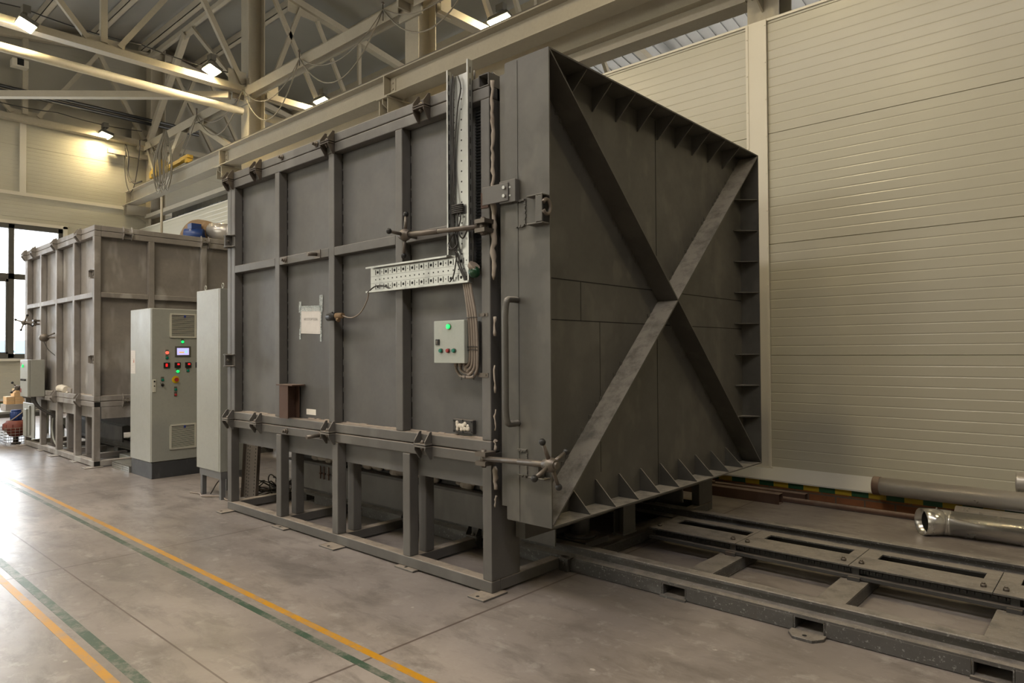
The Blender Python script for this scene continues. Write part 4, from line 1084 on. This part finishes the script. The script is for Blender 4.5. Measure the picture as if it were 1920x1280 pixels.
m.build('printed_border', 'ink', nt_)
m = MB(); m.box(-2.25, -2.105, .0795, .0815, .985, 1.032); tag(m.build('paper_label', 'labelwhite'), 'small blank white label low on the furnace side, right of the rusty stub', 'label')

# ================================================================== REAR FURNACE
F2 = thing('industrial_furnace', 'paler dust-covered bogie furnace behind the cabinets, near the window', 'furnace', (-9.0, 1.5, 0))
furnace_body(F2, -7.28, -.05, 'dusty', 'dusty', False)
ox = -7.28
for z in (2.58, 1.44):   # little lugs on the corner upright
    m = MB(); m.box(ox - .075, ox - .005, -.10, -.051, z - .055, z - .047); m.box(ox - .075, ox - .005, -.10, -.051, z + .047, z + .055); m.box(ox - .075, ox - .068, -.10, -.051, z - .047, z + .047); m.cyl((ox - .03, -.053, z), (ox - .03, -.06, z), .02, 10); m.build('corner_lug', 'dusty', F2)
m = MB(); 
for z0, z1 in ((.803, .873), (.014, .083)): m.box(ox - .001, ox + .0008, -.045, .025, z0 + .004, z1 - .004)
m.build('open_tube_end', 'hole', F2)
star_bolt(F2, (-9.95, -.1, 2.02), (-10.35, -.16, 2.03), .35, 'steel', .12)
star_bolt(F2, (-10.55, -.1, .99), (-10.28, -.26, .98), .7, 'steel', .10)
m = MB(); m.sphere((-9.28, -.14, 1.765), .07, 14, 8, (1, 1, .9)); m.cyl((-9.28, -.14, 1.765), (-9.05, .02, 1.77), .014, 8); m.cyl((-9.2, -.1, 1.80), (-9.1, -.05, 1.83), .012, 8); m.build('thermocouple_head', 'steel', F2)
m = MB(); m.tube(spline([(-9.28, -.14, 1.70), (-9.2, -.1, 1.58), (-9.05, 0, 1.45), (-9.0, .02, 1.43)], 6), .006, 5); m.build('thermocouple_lead', 'cable', F2)
# interior of its bogie and track end
t = thing('furnace_bogie', 'pale steel hearth bogie on its own track beneath the rear furnace', 'bogie', (-9.1, 1.45, .2))
bx('chassis', 'darksteel', t, -10.7, -8.0, .55, 2.35, .36, .46); bx('side_plate', 'darksteel', t, -10.7, -8.0, .53, .55, .22, .45); bx('hearth_block', 'darksteel', t, -10.7, -7.36, .6, 2.3, .46, .80); bx('end_block', 'dusty', t, -7.36, -7.3, .58, 2.32, .50, .64)
t = thing('rail_track', 'pale steel rail track beneath the rear furnace, mostly hidden by the cabinet', 'track', (-8.8, 1.45, 0))
for yc in (.72, 2.18): m = MB(); m.box(-10.7, -6.5, yc - .06, yc + .06, .085, .095); m.box(-10.7, -6.5, yc - .012, yc + .012, .095, .18); m.box(-10.7, -6.5, yc - .04, yc + .04, .18, .21); m.build('rail', 'rail', t)
for xx in (-7.5, -6.9, -8.6, -9.7): bx('sleeper', 'rail', t, xx - .08, xx + .08, .64, 2.26, .002, .084)
bx('cable_duct', 'cabinet', t, -7.9, -6.55, .46, .62, .002, .07, bevel=.004)
# box with yellow knob near the cabinet foot
t = thing('junction_box', 'small pale green junction box with an orange knob on the floor beside the cabinet plinth', 'junction box', (-6.9, .5, .07))
bx('enclosure', 'cabdirty', t, -7.0, -6.86, .47, .58, .0705, .24, bevel=.006); m = MB(); m.cyl((-6.97, .47, .13), (-6.97, .44, .13), .025, 12); m.build('knob', 'hoistyellow', t)
# wool roll, box
t = thing('wool_roll', 'roll of white insulation wool on the rear furnace ledge', 'roll', (-8.75, -.02, .95)); 
m = MB(); m.tube(spline([(-8.98, -.012, 1.0), (-8.87, -.015, 1.01), (-8.75, -.015, 1.0), (-8.62, -.012, .995)], 5), [.045 + .01 * math.sin(k * 1.7) for k in range(16)], 12); m.build('roll', 'whitewool', t)
m = MB(); m.box(-8.53, -8.36, -.03, .025, .9505, 1.02); tag(m.build('small_carton', 'greyblock', bevel=.004), 'small grey carton beside the wool roll on the rear furnace ledge', 'carton')
m = MB(); m.box(-8.50, -8.44, -.055, -.035, .9505, .975); tag(m.build('wool_scrap', 'whitewool', bevel=.006), 'small white scrap in front of the carton on the rear furnace ledge', 'scrap')
# its control box
t = thing('control_box', 'light grey control box with a green lamp on the rear furnace side', 'control box', (-9.8, -.16, .86))
bx('enclosure', 'cabinet', t, -10.02, -9.58, -.245, -.055, .86, 1.43, bevel=.004); bx('door', 'cabinet', t, -10.02, -9.58, -.28, -.248, .86, 1.43, bevel=.004)
knob(t, -9.84, -.28, 1.335, 'green_lit', .024, .018, False, 'indicator_lamp')
for x in (-9.90, -9.83, -9.76, -9.69): knob(t, x, -.28, 1.12, 'black', .016, .022, False)
bx('red_tag', 'red_btn', t, -10.0, -9.95, -.284, -.2802, 1.33, 1.39); bx('red_tag', 'red_btn', t, -10.0, -9.95, -.284, -.2802, .92, .98)
for k in range(4):
    m = MB(); m.tube(spline([(-9.86 + k * .06, -.16, .86), (-9.84 + k * .05, -.15, .78), (-9.72 + k * .03, -.08, .66), (-9.58 + k * .02, .12, .5), (-9.5 + k * .02, .17, .36)], 6), .016, 6)
    tag(m.build('box_cable', 'cable'), 'thick grey-black cable dropping from the rear control box', 'cable', 'rear control box cables')
m = MB(); m.tube(spline([(-9.75, .1, .5), (-9.75, .09, .3), (-9.6, .1, .11), (-9.2, .12, .1)], 8), .016, 8); tag(m.build('white_hose', 'cabinet'), 'pale hose curling to the floor inside the rear furnace base', 'hose')
t = thing('air_valve', 'small white air valve unit beneath the rear control box', 'valve', (-9.5, .15, .2)); bx('body', 'cabinet', t, -9.6, -9.46, .10, .2, .35, .52, bevel=.005); bx('gauge', 'black', t, -9.56, -9.5, .092, .0995, .40, .45); bx('lower_bowl', 'cabinet', t, -9.58, -9.48, .11, .19, .22, .3495, bevel=.01)

# ---- fan pump beside the rear furnace
P = thing('fan_pump', 'red fan casing with blue motor in a wire cage beside the rear furnace', 'pump', (-11.12, -.1, 0))
px, py = -11.12, -.1
m = MB(); m.cyl((px, py, .50), (px, py, .69), .145, 24); m.cyl((px, py, .69), (px, py, .73), .13, 24)
for k in range(20): a = k * PI / 10; m.box(px + .145 * math.cos(a) - .006, px + .145 * math.cos(a) + .006, py + .145 * math.sin(a) - .006, py + .145 * math.sin(a) + .006, .52, .68)
m.build('motor', 'blue', P)
m = MB(); m.box(px - .27, px - .15, py - .05, py + .05, .5, .62); m.build('terminal_box', 'bluechip', P, .006)
m = MB(); m.revolve([(.0, 0), (.17, .0), (.24, .25), (.33, .45), (.35, .5), (.33, .6), (.33, .8), (.26, .9), (.24, 1.0), (0, 1.0)], (px, py, .17), (px, py, .50), 28, closed=False)
for k in range(10): a = k * PI / 5 + .2; m.box(px + .30 * math.cos(a) - .03, px + .30 * math.cos(a) + .03, py + .30 * math.sin(a) - .03, py + .30 * math.sin(a) + .03, .30, .43)
m.build('fan_casing', 'redpaint', P)
m = MB(); m.cyl((px, py, .03), (px, py, .17), .07, 16); m.cyl((px, py, 0), (px, py, .03), .12, 16); m.build('foot', 'black', P)
m = MB()
for z in (.06, .12, .18, .24, .30, .36): m.tube([(px - .36, py - .32, z), (px + .42, py - .32, z), (px + .42, py + .32, z), (px - .36, py + .32, z)], .0058, 5, closed=True)
for k in range(8):
    for yy in (-.32, .32): m.tube([(px - .36 + k * .1114, py + yy, .0), (px - .36 + k * .1114, py + yy, .36)], .0058, 5)
for k in range(1, 6):
    for xx in (-.36, .42): m.tube([(px + xx, py - .32 + k * .107, .0), (px + xx, py - .32 + k * .107, .36)], .0058, 5)
m.build('wire_cage', 'steel', P)
m = MB(); m.tube(spline([(px - .2, py - .06, .52), (px - .05, py - .2, .47), (px + .2, py - .1, .55), (px + .45, py + .08, .70)], 8), .014, 6); m.build('lead', 'conduit', P)
P.scale = (.56, .56, .79)
m = MB(); m.box(-10.79, -10.10, -.075, -.056, .16, .72); m.box(-10.55, -10.45, -.11, -.0755, .18, .62); m.box(-10.35, -10.3, -.10, -.0755, .2, .68); o = m.build('mount_panel', 'cabinet', F2, .004)

# ---- work table with bricks
T_ = thing('work_table', 'low white-edged work table with bricks by the gable window', 'table', (-12.1, .3, 0))
bx('top', 'cabinet', T_, -12.6, -11.45, -1.2, .75, .49, .53, bevel=.004)
for xx, yy in ((-12.55, -1.15), (-11.7, -1.15), (-12.55, .65), (-11.7, .65)): bx('leg', 'cabinet', T_, xx, xx + .06, yy, yy + .06, 0, .4895)
bx('apron', 'cabinet', T_, -12.5, -11.75, -1.1, .65, .40, .4895)
proto = None
def block(nm, mat, lbl, grp, x, y, z, sx, sy, sz, cat):
    o = bx(nm, mat, None, x, x + sx, y, y + sy, z, z + sz, bevel=.004); tag(o, lbl, cat, grp)
for i in range(3):
    block('grey_block', 'greyblock', 'grey block in the bottom course on the work table under the firebricks', 'grey blocks on the work table', -12.0, -.15 + i * .27, .5305, .4, .262, .11, 'block')
for r_ in range(2):
    for i in range(6): block('firebrick', 'firebrick', 'yellow firebrick in the two long courses stacked on the work table', 'firebricks on the work table', -11.9, -.13 + i * .122, .641 + r_ * .067, .25, .12, .066, 'brick')
for i in range(3): block('firebrick', 'firebrick', 'yellow firebrick in the short pile on top of the brick stack', 'firebricks on top of the stack', -11.9, -.02 + i * .122, .775, .25, .12, .066, 'brick')
for i in range(2): block('firebrick', 'firebrick', 'yellow firebrick in the topmost course of the stack on the work table', 'topmost firebricks', -11.9, .0 + i * .122, .842, .25, .12, .066, 'brick')

# ---- blower duct on the roof of the rear furnace
t = thing('roof_blower', 'brown lagged duct with blue motor on the roof of the rear furnace', 'blower', (-8.0, 1.7, 3.21))
m = MB(); m.tube(spline([(-8.35, 1.62, 3.21), (-8.35, 1.62, 3.38), (-8.2, 1.66, 3.52), (-8.0, 1.72, 3.5), (-7.85, 1.78, 3.45)], 6), .14, 16); m.build('lagged_elbow', 'insul', t)
m = MB(); m.cyl((-7.85, 1.78, 3.45), (-7.5, 1.95, 3.42), .14, 20, .125); m.tube([(-7.5, 1.95, 3.42), (-6.0, 2.7, 3.42)], .105, 20); m.cyl((-7.52, 1.94, 3.42), (-7.46, 1.97, 3.42), .14, 20); m.build('duct', 'duct', t)
m = MB(); m.cyl((-7.95, 1.40, 3.36), (-7.78, 1.62, 3.36), .10, 18); m.cyl((-7.955, 1.39, 3.36), (-7.95, 1.40, 3.36), .06, 14); m.box(-7.98, -7.83, 1.45, 1.6, 3.45, 3.54); m.build('motor', 'blue', t)
m = MB(); m.box(-7.4, -6.2, 1.9, 2.0, 3.21, 3.26); m.cyl((-8.34, 1.2, 3.25), (-8.34, 1.2, 3.98), .02, 8); m.box(-9.5, -8.4, 1.25, 1.35, 3.21, 3.27); m.build('support', 'beam', t)

# ================================================================== CABINETS
C1 = thing('control_cabinet', 'tall pale control cabinet with touch screen, vents and emergency stop between the furnaces', 'cabinet', (-6.1, .5, 0))
cx0, cx1, cy0, cy1 = -6.47, -5.785, .125, .93
bx('plinth', 'plinth', C1, cx0 + .01, cx1 - .008, cy0 + .01, cy1 - .01, 0, .198, bevel=.003)
bx('body', 'cabinet', C1, cx0, cx1 - .022, cy0, cy1, .199, 2.062, bevel=.004)
bx('door', 'cabinet', C1, cx1 - .0195, cx1, cy0 + .004, cy1 - .004, .205, 2.057, bevel=.003)
def vent(z0, z1, y0=.335, y1=.652):
    m = MB(); X = cx1
    m.box(X, X + .014, y0, y0 + .02, z0, z1); m.box(X, X + .014, y1 - .02, y1, z0, z1); m.box(X, X + .016, y0, y1, z1 - .02, z1); m.box(X, X + .016, y0, y1, z0, z0 + .018)
    n = 17; h = (z1 - z0 - .045) / n
    for k in range(n): zz = z0 + .022 + k * h; m.prism([(X + .003, zz + h * .40), (X + .014, zz), (X + .014, zz + h * .16), (X + .003, zz + h * .56)], 'y', y0 + .02, y1 - .02)
    o = m.build('vent_grille', 'louvre', C1)
    bx('backing', 'hole', o, X + .0005, X + .002, y0 + .02, y1 - .02, z0 + .018, z1 - .02)
    bx('logo_chip', 'bluechip', o, X + .0145, X + .017, (y0 + y1) / 2 + .005, (y0 + y1) / 2 + .03, z1 - .05, z1 - .018)
vent(1.705, 2.005); vent(.335, .640)
def xknob(y, z, mat, r=.0145, l=.018, name='button', plate=True, par=None):
    m = MB(); m.cyl((cx1, y, z), (cx1 + l, y, z), r, 16); o = m.build(name, mat, par or C1, .002)
    if plate: bx('legend_plate', 'bezel', o, cx1 + .0002, cx1 + .004, y - .017, y + .017, z - .018, z + .036)
xknob(.487, 1.655, 'green_lit', .017, .016, 'indicator_lamp'); xknob(.304, 1.521, 'red_lit', .018, .016, 'indicator_lamp'); xknob(.304, 1.459, 'green_btn', .016)
xknob(.43, 1.29, 'green_lit', .018, .016, 'indicator_lamp'); xknob(.552, 1.297, 'green_btn', .016)
xknob(.252, 1.192, 'green_btn', .015); xknob(.405, 1.068, 'green_btn', .015); xknob(.405, 1.003, 'red_btn', .015)
m = MB(); m.cyl((cx1, .405, 1.19), (cx1 + .006, .405, 1.19), .044, 24); o = m.build('emergency_stop', 'yellow', C1); m = MB(); m.cyl((cx1 + .006, .405, 1.19), (cx1 + .03, .405, 1.19), .017, 16); m.cyl((cx1 + .03, .405, 1.19), (cx1 + .042, .405, 1.19), .024, 20); m.build('mushroom_head', 'red_btn', o)
m = MB(); m.cyl((cx1, .252, 1.13), (cx1 + .012, .252, 1.13), .018, 16); o = m.build('key_switch', 'black', C1); m = MB(); m.box(cx1 + .012, cx1 + .05, .245, .259, 1.128, 1.133); m.tube([(cx1 + .03, .252, 1.13), (cx1 + .035, .21, 1.16)], .004, 6); m.build('key', 'steel', o)
# screen and temperature displays
o = bx('screen_unit', 'bezel', C1, cx1, cx1 + .012, .395, .588, 1.47, 1.60, bevel=.003)
bx('display', 'screen', o, cx1 + .0122, cx1 + .0132, .418, .562, 1.492, 1.578); bx('display_bar', 'screen_bar', o, cx1 + .0133, cx1 + .0140, .443, .503, 1.519, 1.531); bx('display_mark', 'screen_teal', o, cx1 + .0133, cx1 + .0140, .515, .54, 1.515, 1.548); bx('display_header', 'screen_teal', o, cx1 + .0133, cx1 + .0138, .425, .555, 1.558, 1.562)
for yc in (.300, .428, .555, .683):
    o = bx('temperature_controller', 'black', C1, cx1, cx1 + .014, yc - .036, yc + .036, 1.332, 1.400, bevel=.002)
    if yc < .32: bx('red_rocker', 'red_digit', o, cx1 + .0142, cx1 + .0148, yc - .016, yc + .008, 1.350, 1.388)
    else: bx('red_digits', 'red_digit', o, cx1 + .0142, cx1 + .0148, yc - .006, yc + .022, 1.368, 1.388)
o = bx('handle_plate', 'louvre', C1, cx1, cx1 + .012, .136, .176, 1.045, 1.20, bevel=.004); m = MB(); m.cyl((cx1 + .012, .156, 1.12), (cx1 + .014, .156, 1.12), .008, 10); m.box(cx1 + .012, cx1 + .014, .148, .166, 1.165, 1.185); m.build('lock_slot', 'hole', o)
# document on the cabinet side
t = thing('paper_document', 'white document with a red mark taped to the cabinet side', 'document', (-6.38, .12, 1.26))
m = MB(); m.box(cx0 + .02, cx0 + .17, cy0 - .0022, cy0 - .0006, 1.262, 1.552); m.build('sheet', 'paper', t)
m = MB()
for k in range(11): m.box(cx0 + .035, cx0 + .035 + random.uniform(.06, .115), cy0 - .003, cy0 - .0023, 1.29 + k * .023, 1.2915 + k * .023)
m.build('ruled_lines', 'ink', t); m = MB(); m.prism([(cx0 + .10, 1.40), (cx0 + .135, 1.40), (cx0 + .125, 1.455)], 'y', cy0 - .0032, cy0 - .0023); m.build('red_mark', 'inkred', t)

C2 = thing('control_cabinet', 'tall narrow pale cabinet on a grey leg stand right beside the big furnace', 'cabinet', (-4.2, .3, 0))
bx('body', 'cabinet', C2, -4.555, -4.026, .14, .48, .285, 2.18, bevel=.004); bx('side_panel', 'cabinet', C2, -4.023, -3.998, .142, .478, .285, 2.178, bevel=.003)
bx('stand_frame', 'legpaint', C2, -4.50, -4.0, .15, .47, .212, .284)
for xx in (-4.49, -4.05):
    for yy in (.155, .42): bx('leg', 'legpaint', C2, xx, xx + .045, yy, yy + .045, 0, .2115)
for xx in (-4.47, -4.06):
    m = MB(); m.tube([(xx + .022 * math.cos(a), .2, 2.215 + .022 * math.sin(a)) for a in [k * PI / 8 for k in range(16)]], .006, 6, closed=True); m.cyl((xx, .2, 2.18), (xx, .2, 2.195), .010, 8); m.build('lifting_eye', 'cabinet', C2)
# cables on the floor round the stand
cl = ['grey cable lying outermost in the tangle under the cabinet stand', 'black cable arching up from the tangle under the cabinet stand', 'dark cable coiled at the back of the tangle under the cabinet stand', 'thick grey cable curling in the middle of the tangle under the cabinet stand', 'black cable trailing right towards the big furnace', 'dark cable wound beside the leaning perforated sheet', 'black cable hanging in loops behind the first furnace leg']
for k in range(7):
    pts = []; cx_, cy_ = -4.15 + .09 * k, .42 + .03 * k
    if k == 0: pts = [(-4.62, .10, .008), (-4.45, .13, .012), (-4.3, .1, .01), (-4.1, .2, .02), (-3.9, .18, .01), (-3.75, .3, .012)]
    elif k == 1: pts = [(-4.35, .2, .01), (-4.25, .25, .16), (-4.05, .3, .25), (-3.9, .35, .2), (-3.8, .4, .06)]
    else:
        n = 11
        pts = [(cx_ + (.12 + .05 * random.random()) * math.cos(i * 1.25 + k) * 1.25, cy_ + .10 * math.sin(i * 1.25 + k), .012 + .018 * i * random.uniform(.4, 1.0) + (.12 if k == 6 and i % 3 == 0 else 0)) for i in range(n)]
    m = MB(); m.tube(spline(pts, 7), .009 if k in (3, 0) else .006, 6)
    tag(m.build('floor_cable', 'conduit' if k in (0, 3) else 'cable'), cl[k], 'cable', 'cables round the cabinet stand')
# leaning perforated sheet and trays under the furnace
t = thing('cable_tray', 'dark perforated tray length leaning upright at the left end of the big furnace', 'cable tray', (-3.72, .35, 0))
m = MB(); m.T = Matrix.Translation((-3.90, .34, 0)) @ Matrix.Rotation(math.radians(6), 4, 'Y')
m.box(0, .30, 0, .003, 0.02, .66); m.box(-.003, 0, -.03, .003, .02, .66); m.box(.30, .303, -.03, .003, .02, .66)
m.mi = 1
for xx in (.05, .09, .21, .25):
    for k in range(17): m.box(xx - .006, xx + .006, -.0008, -.0002, .05 + k * .036, .066 + k * .036)
m.build('channel', ['steel', 'hole'], t)
m = MB(); m.box(-3.6, -2.5, 1.1, 1.3, .03, .034); m.box(-3.6, -2.5, 1.1, 1.103, .034, .10); m.box(-3.6, -2.5, 1.297, 1.3, .034, .10); m.box(-3.55, -3.5, 1.1, 1.3, 0, .03); m.box(-2.6, -2.55, 1.1, 1.3, 0, .03)
tag(m.build('cable_tray', 'steel'), 'dark cable tray lying on the floor behind the first furnace leg', 'cable tray')
t = thing('cable_tray', 'short galvanised tray offcuts stacked on the floor left of the tall cabinet', 'cable tray', (-6.9, .25, 0))
m = MB(); m.box(-7.12, -6.50, .12, .42, .003, .006); m.box(-7.12, -6.5, .12, .123, .006, .075); m.box(-7.12, -6.5, .417, .42, .006, .075); m.box(-6.503, -6.5, .123, .417, .006, .07); m.mi = 1
for k in range(12): m.box(-7.08 + k * .048, -7.06 + k * .048, .1193, .1199, .02, .027); m.box(-7.08 + k * .048, -7.06 + k * .048, .1193, .1199, .05, .057)
m.build('channel', ['galv', 'hole'], t); bx('lid', 'galv', t, -7.16, -6.5, .14, .40, .0755, .083)

# ================================================================== pipes by the back wall
def sqtube(x0, x1, y0, y1, z0, z1):
    m = MB(); t = .005
    m.box(x0, x1, y0, y1, z0, z0 + t); m.box(x0, x1, y0, y1, z1 - t, z1); m.box(x0, x1, y0, y0 + t, z0 + t, z1 - t); m.box(x0, x1, y1 - t, y1, z0 + t, z1 - t); return m
tag(sqtube(-2.6, .384, 3.63, 3.74, 0, .098).build('square_tube', 'rusty'), 'rusty square steel tube on the floor behind the rails, the nearer of two', 'steel tube', 'rusty square tubes')
tag(sqtube(-2.6, .549, 3.86, 3.95, 0, .085).build('square_tube', 'rusty'), 'rusty square steel tube on the floor against the brick plinth, the farther of two', 'steel tube', 'rusty square tubes')
m = MB(); m.tube([(-1.9, 3.80, .026), (2.2, 3.80, .026)], .026, 16); tag(m.build('steel_pipe', 'rusty'), 'long thin rusty pipe lying along the brick plinth', 'pipe')
m = MB(); m.tube([(-1.5, 3.80, .112), (-.35, 3.785, .112)], .014, 8); tag(m.build('steel_rod', 'rusty'), 'short rusty rod resting on the square tubes', 'rod')
# galvanised ducts
d = thing('ventilation_duct', 'shiny galvanised duct with an open angled end, nearest to the rails', 'duct', (2.3, 3.42, 0))
ax0 = Vector((1.75, 3.40, .103)); ax1 = Vector((5.2, 3.52, .103)); dirv = (ax1 - ax0).normalized()
m = MB(); m.revolve([(.098, 0), (.098, 1), (.094, 1), (.094, 0)], ax0 + dirv * .09, ax1, 36); m.build('barrel', 'ductshiny', d)
m = MB(); m.revolve([(.101, 0), (.101, 1), (.095, 1), (.095, 0)], ax0, ax0 + dirv * .09, 36)
m.build('collar', 'ductshiny', d)
m = MB(); e0 = ax0 + Vector((-.088, -.105, .004)); m.revolve([(.108, 0), (.106, .55), (.094, 1), (.090, 1), (.102, .55), (.104, 0)], e0, ax0 + Vector((.06, .012, 0)), 36); m.revolve([(.107, 0), (.112, .5), (.107, 1), (.094, 1), (.094, 0)], ax0 - dirv * .006, ax0 + dirv * .006, 36); m.build('end_mouth', 'ductshiny', d)
m = MB(); m.revolve([(.098, 0), (.103, .5), (.098, 1), (.095, 1), (.095, 0)], ax0 + dirv * .085, ax0 + dirv * .105, 36); m.build('bead', 'ductshiny', d)
m = MB(); m.cyl(e0.lerp(ax0, .55), e0.lerp(ax0, .56), .099, 28); m.build('mouth_shade_disc', 'hole', d)  # black disc painting the shade inside the duct mouth
d = thing('ventilation_duct', 'dusty grey duct leaning along the wall above the others, with a ribbed end', 'duct', (2.3, 3.75, 0))
a0 = Vector((1.20, 3.86, .255)); a1 = Vector((5.0, 3.72, .28)); dv = (a1 - a0).normalized()
m = MB(); m.revolve([(.080, 0), (.080, 1), (.076, 1), (.076, 0)], a0, a1, 32); m.build('barrel', 'duct', d)
m = MB(); m.revolve([(.083, 0), (.085, .2), (.082, .4), (.085, .6), (.082, .8), (.084, 1), (.076, 1), (.076, 0)], a0 - dv * .03, a0 + dv * .03, 32); m.build('ribbed_end', 'rusty', d)
d = thing('ventilation_duct', 'pale duct on the floor between the shiny duct and the wall', 'duct', (2.5, 3.68, 0))
m = MB(); m.revolve([(.098, 0), (.098, 1), (.094, 1), (.094, 0)], (1.84, 3.68, .098), (5.2, 3.70, .098), 32); m.build('barrel', 'duct', d)
d = thing('ventilation_duct', 'duct with a ribbed end resting on the others at the right frame edge', 'duct', (2.5, 3.88, 0))
m = MB(); m.revolve([(.075, 0), (.075, 1), (.071, 1), (.071, 0)], (2.24, 3.90, .41), (5.0, 3.87, .43), 32); m.build('barrel', 'duct', d)
m = MB(); m.revolve([(.078, 0), (.08, .2), (.077, .4), (.08, .6), (.077, .8), (.079, 1), (.071, 1), (.071, 0)], (2.23, 3.90, .41), (2.30, 3.90, .41), 32); m.build('ribbed_end', 'duct', d)
m = MB(); m.box(2.9, 3.0, 3.60, 3.98, .0, .0); m.bm.clear(); m.prism([(3.58, .197), (3.99, .197), (3.99, .34), (3.80, .34), (3.78, .2)], 'x', 3.2, 3.3); m.bm.free()

# ================================================================== LIGHT
w = bpy.data.worlds.new('sky'); scn.world = w; w.use_nodes = True
nt = w.node_tree; bg = nt.nodes['Background']
tc = N(nt, 'ShaderNodeTexCoord'); s = N(nt, 'ShaderNodeSeparateXYZ'); L(nt, tc.outputs['Generated'], s.inputs[0])
L(nt, mix_col(nt, ramp(nt, s.outputs[2], .0, .35), (1.0, .93, .82), (.80, .90, 1.0)), bg.inputs[0]); bg.inputs[1].default_value = 8.5

def area(name, loc, rot, sx, sy, power, col):
    l = bpy.data.lights.new(name, 'AREA'); l.shape = 'RECTANGLE'; l.size = sx; l.size_y = sy; l.energy = power; l.color = col
    o = bpy.data.objects.new(name, l); COL.objects.link(o); o.location = loc; o.rotation_euler = rot; return o
# daylight through the side windows behind the camera, and through the gable window
area('daylight_side_windows', (-9.5, -11.9, 4.2), (-PI / 2, 0, 0), 17, 3.6, 1000, (.96, .97, 1.0))
area('overhead_fill', (-3.5, -4.6, 8.3), (0, 0, 0), 23, 1.2, 800, (1.0, .94, .92))  # added fill strip lifting the floor and ledges, no fitting there
for k, (x, y, z) in enumerate(((-.2, .9, 7.4), (6.0, 2.0, 7.4), (-5.6, -1.6, 7.4), (-.2, -5.0, 7.4), (-11.55, -5.0, 7.4))):
    area('hall_floodlight', (x, y, z), (0, 0, 0), .47, .25, 85, (1, .82, .48))
area('daylight_gable_window', (-17.85, -1, 3.1), (0, -PI / 2, 0), 3.2, 6.2, 300, (.90, .95, 1.0))
area('daylight_far_windows', (-3, 14.9, 7.1), (PI / 2, 0, 0), 29, 1.8, 170, (.78, .87, 1.0))

scn.view_settings.view_transform = 'Standard'; scn.view_settings.look = 'None'
scn.view_settings.gamma = 1; scn.view_settings.use_curve_mapping = False
scn.view_settings.exposure = 0.30
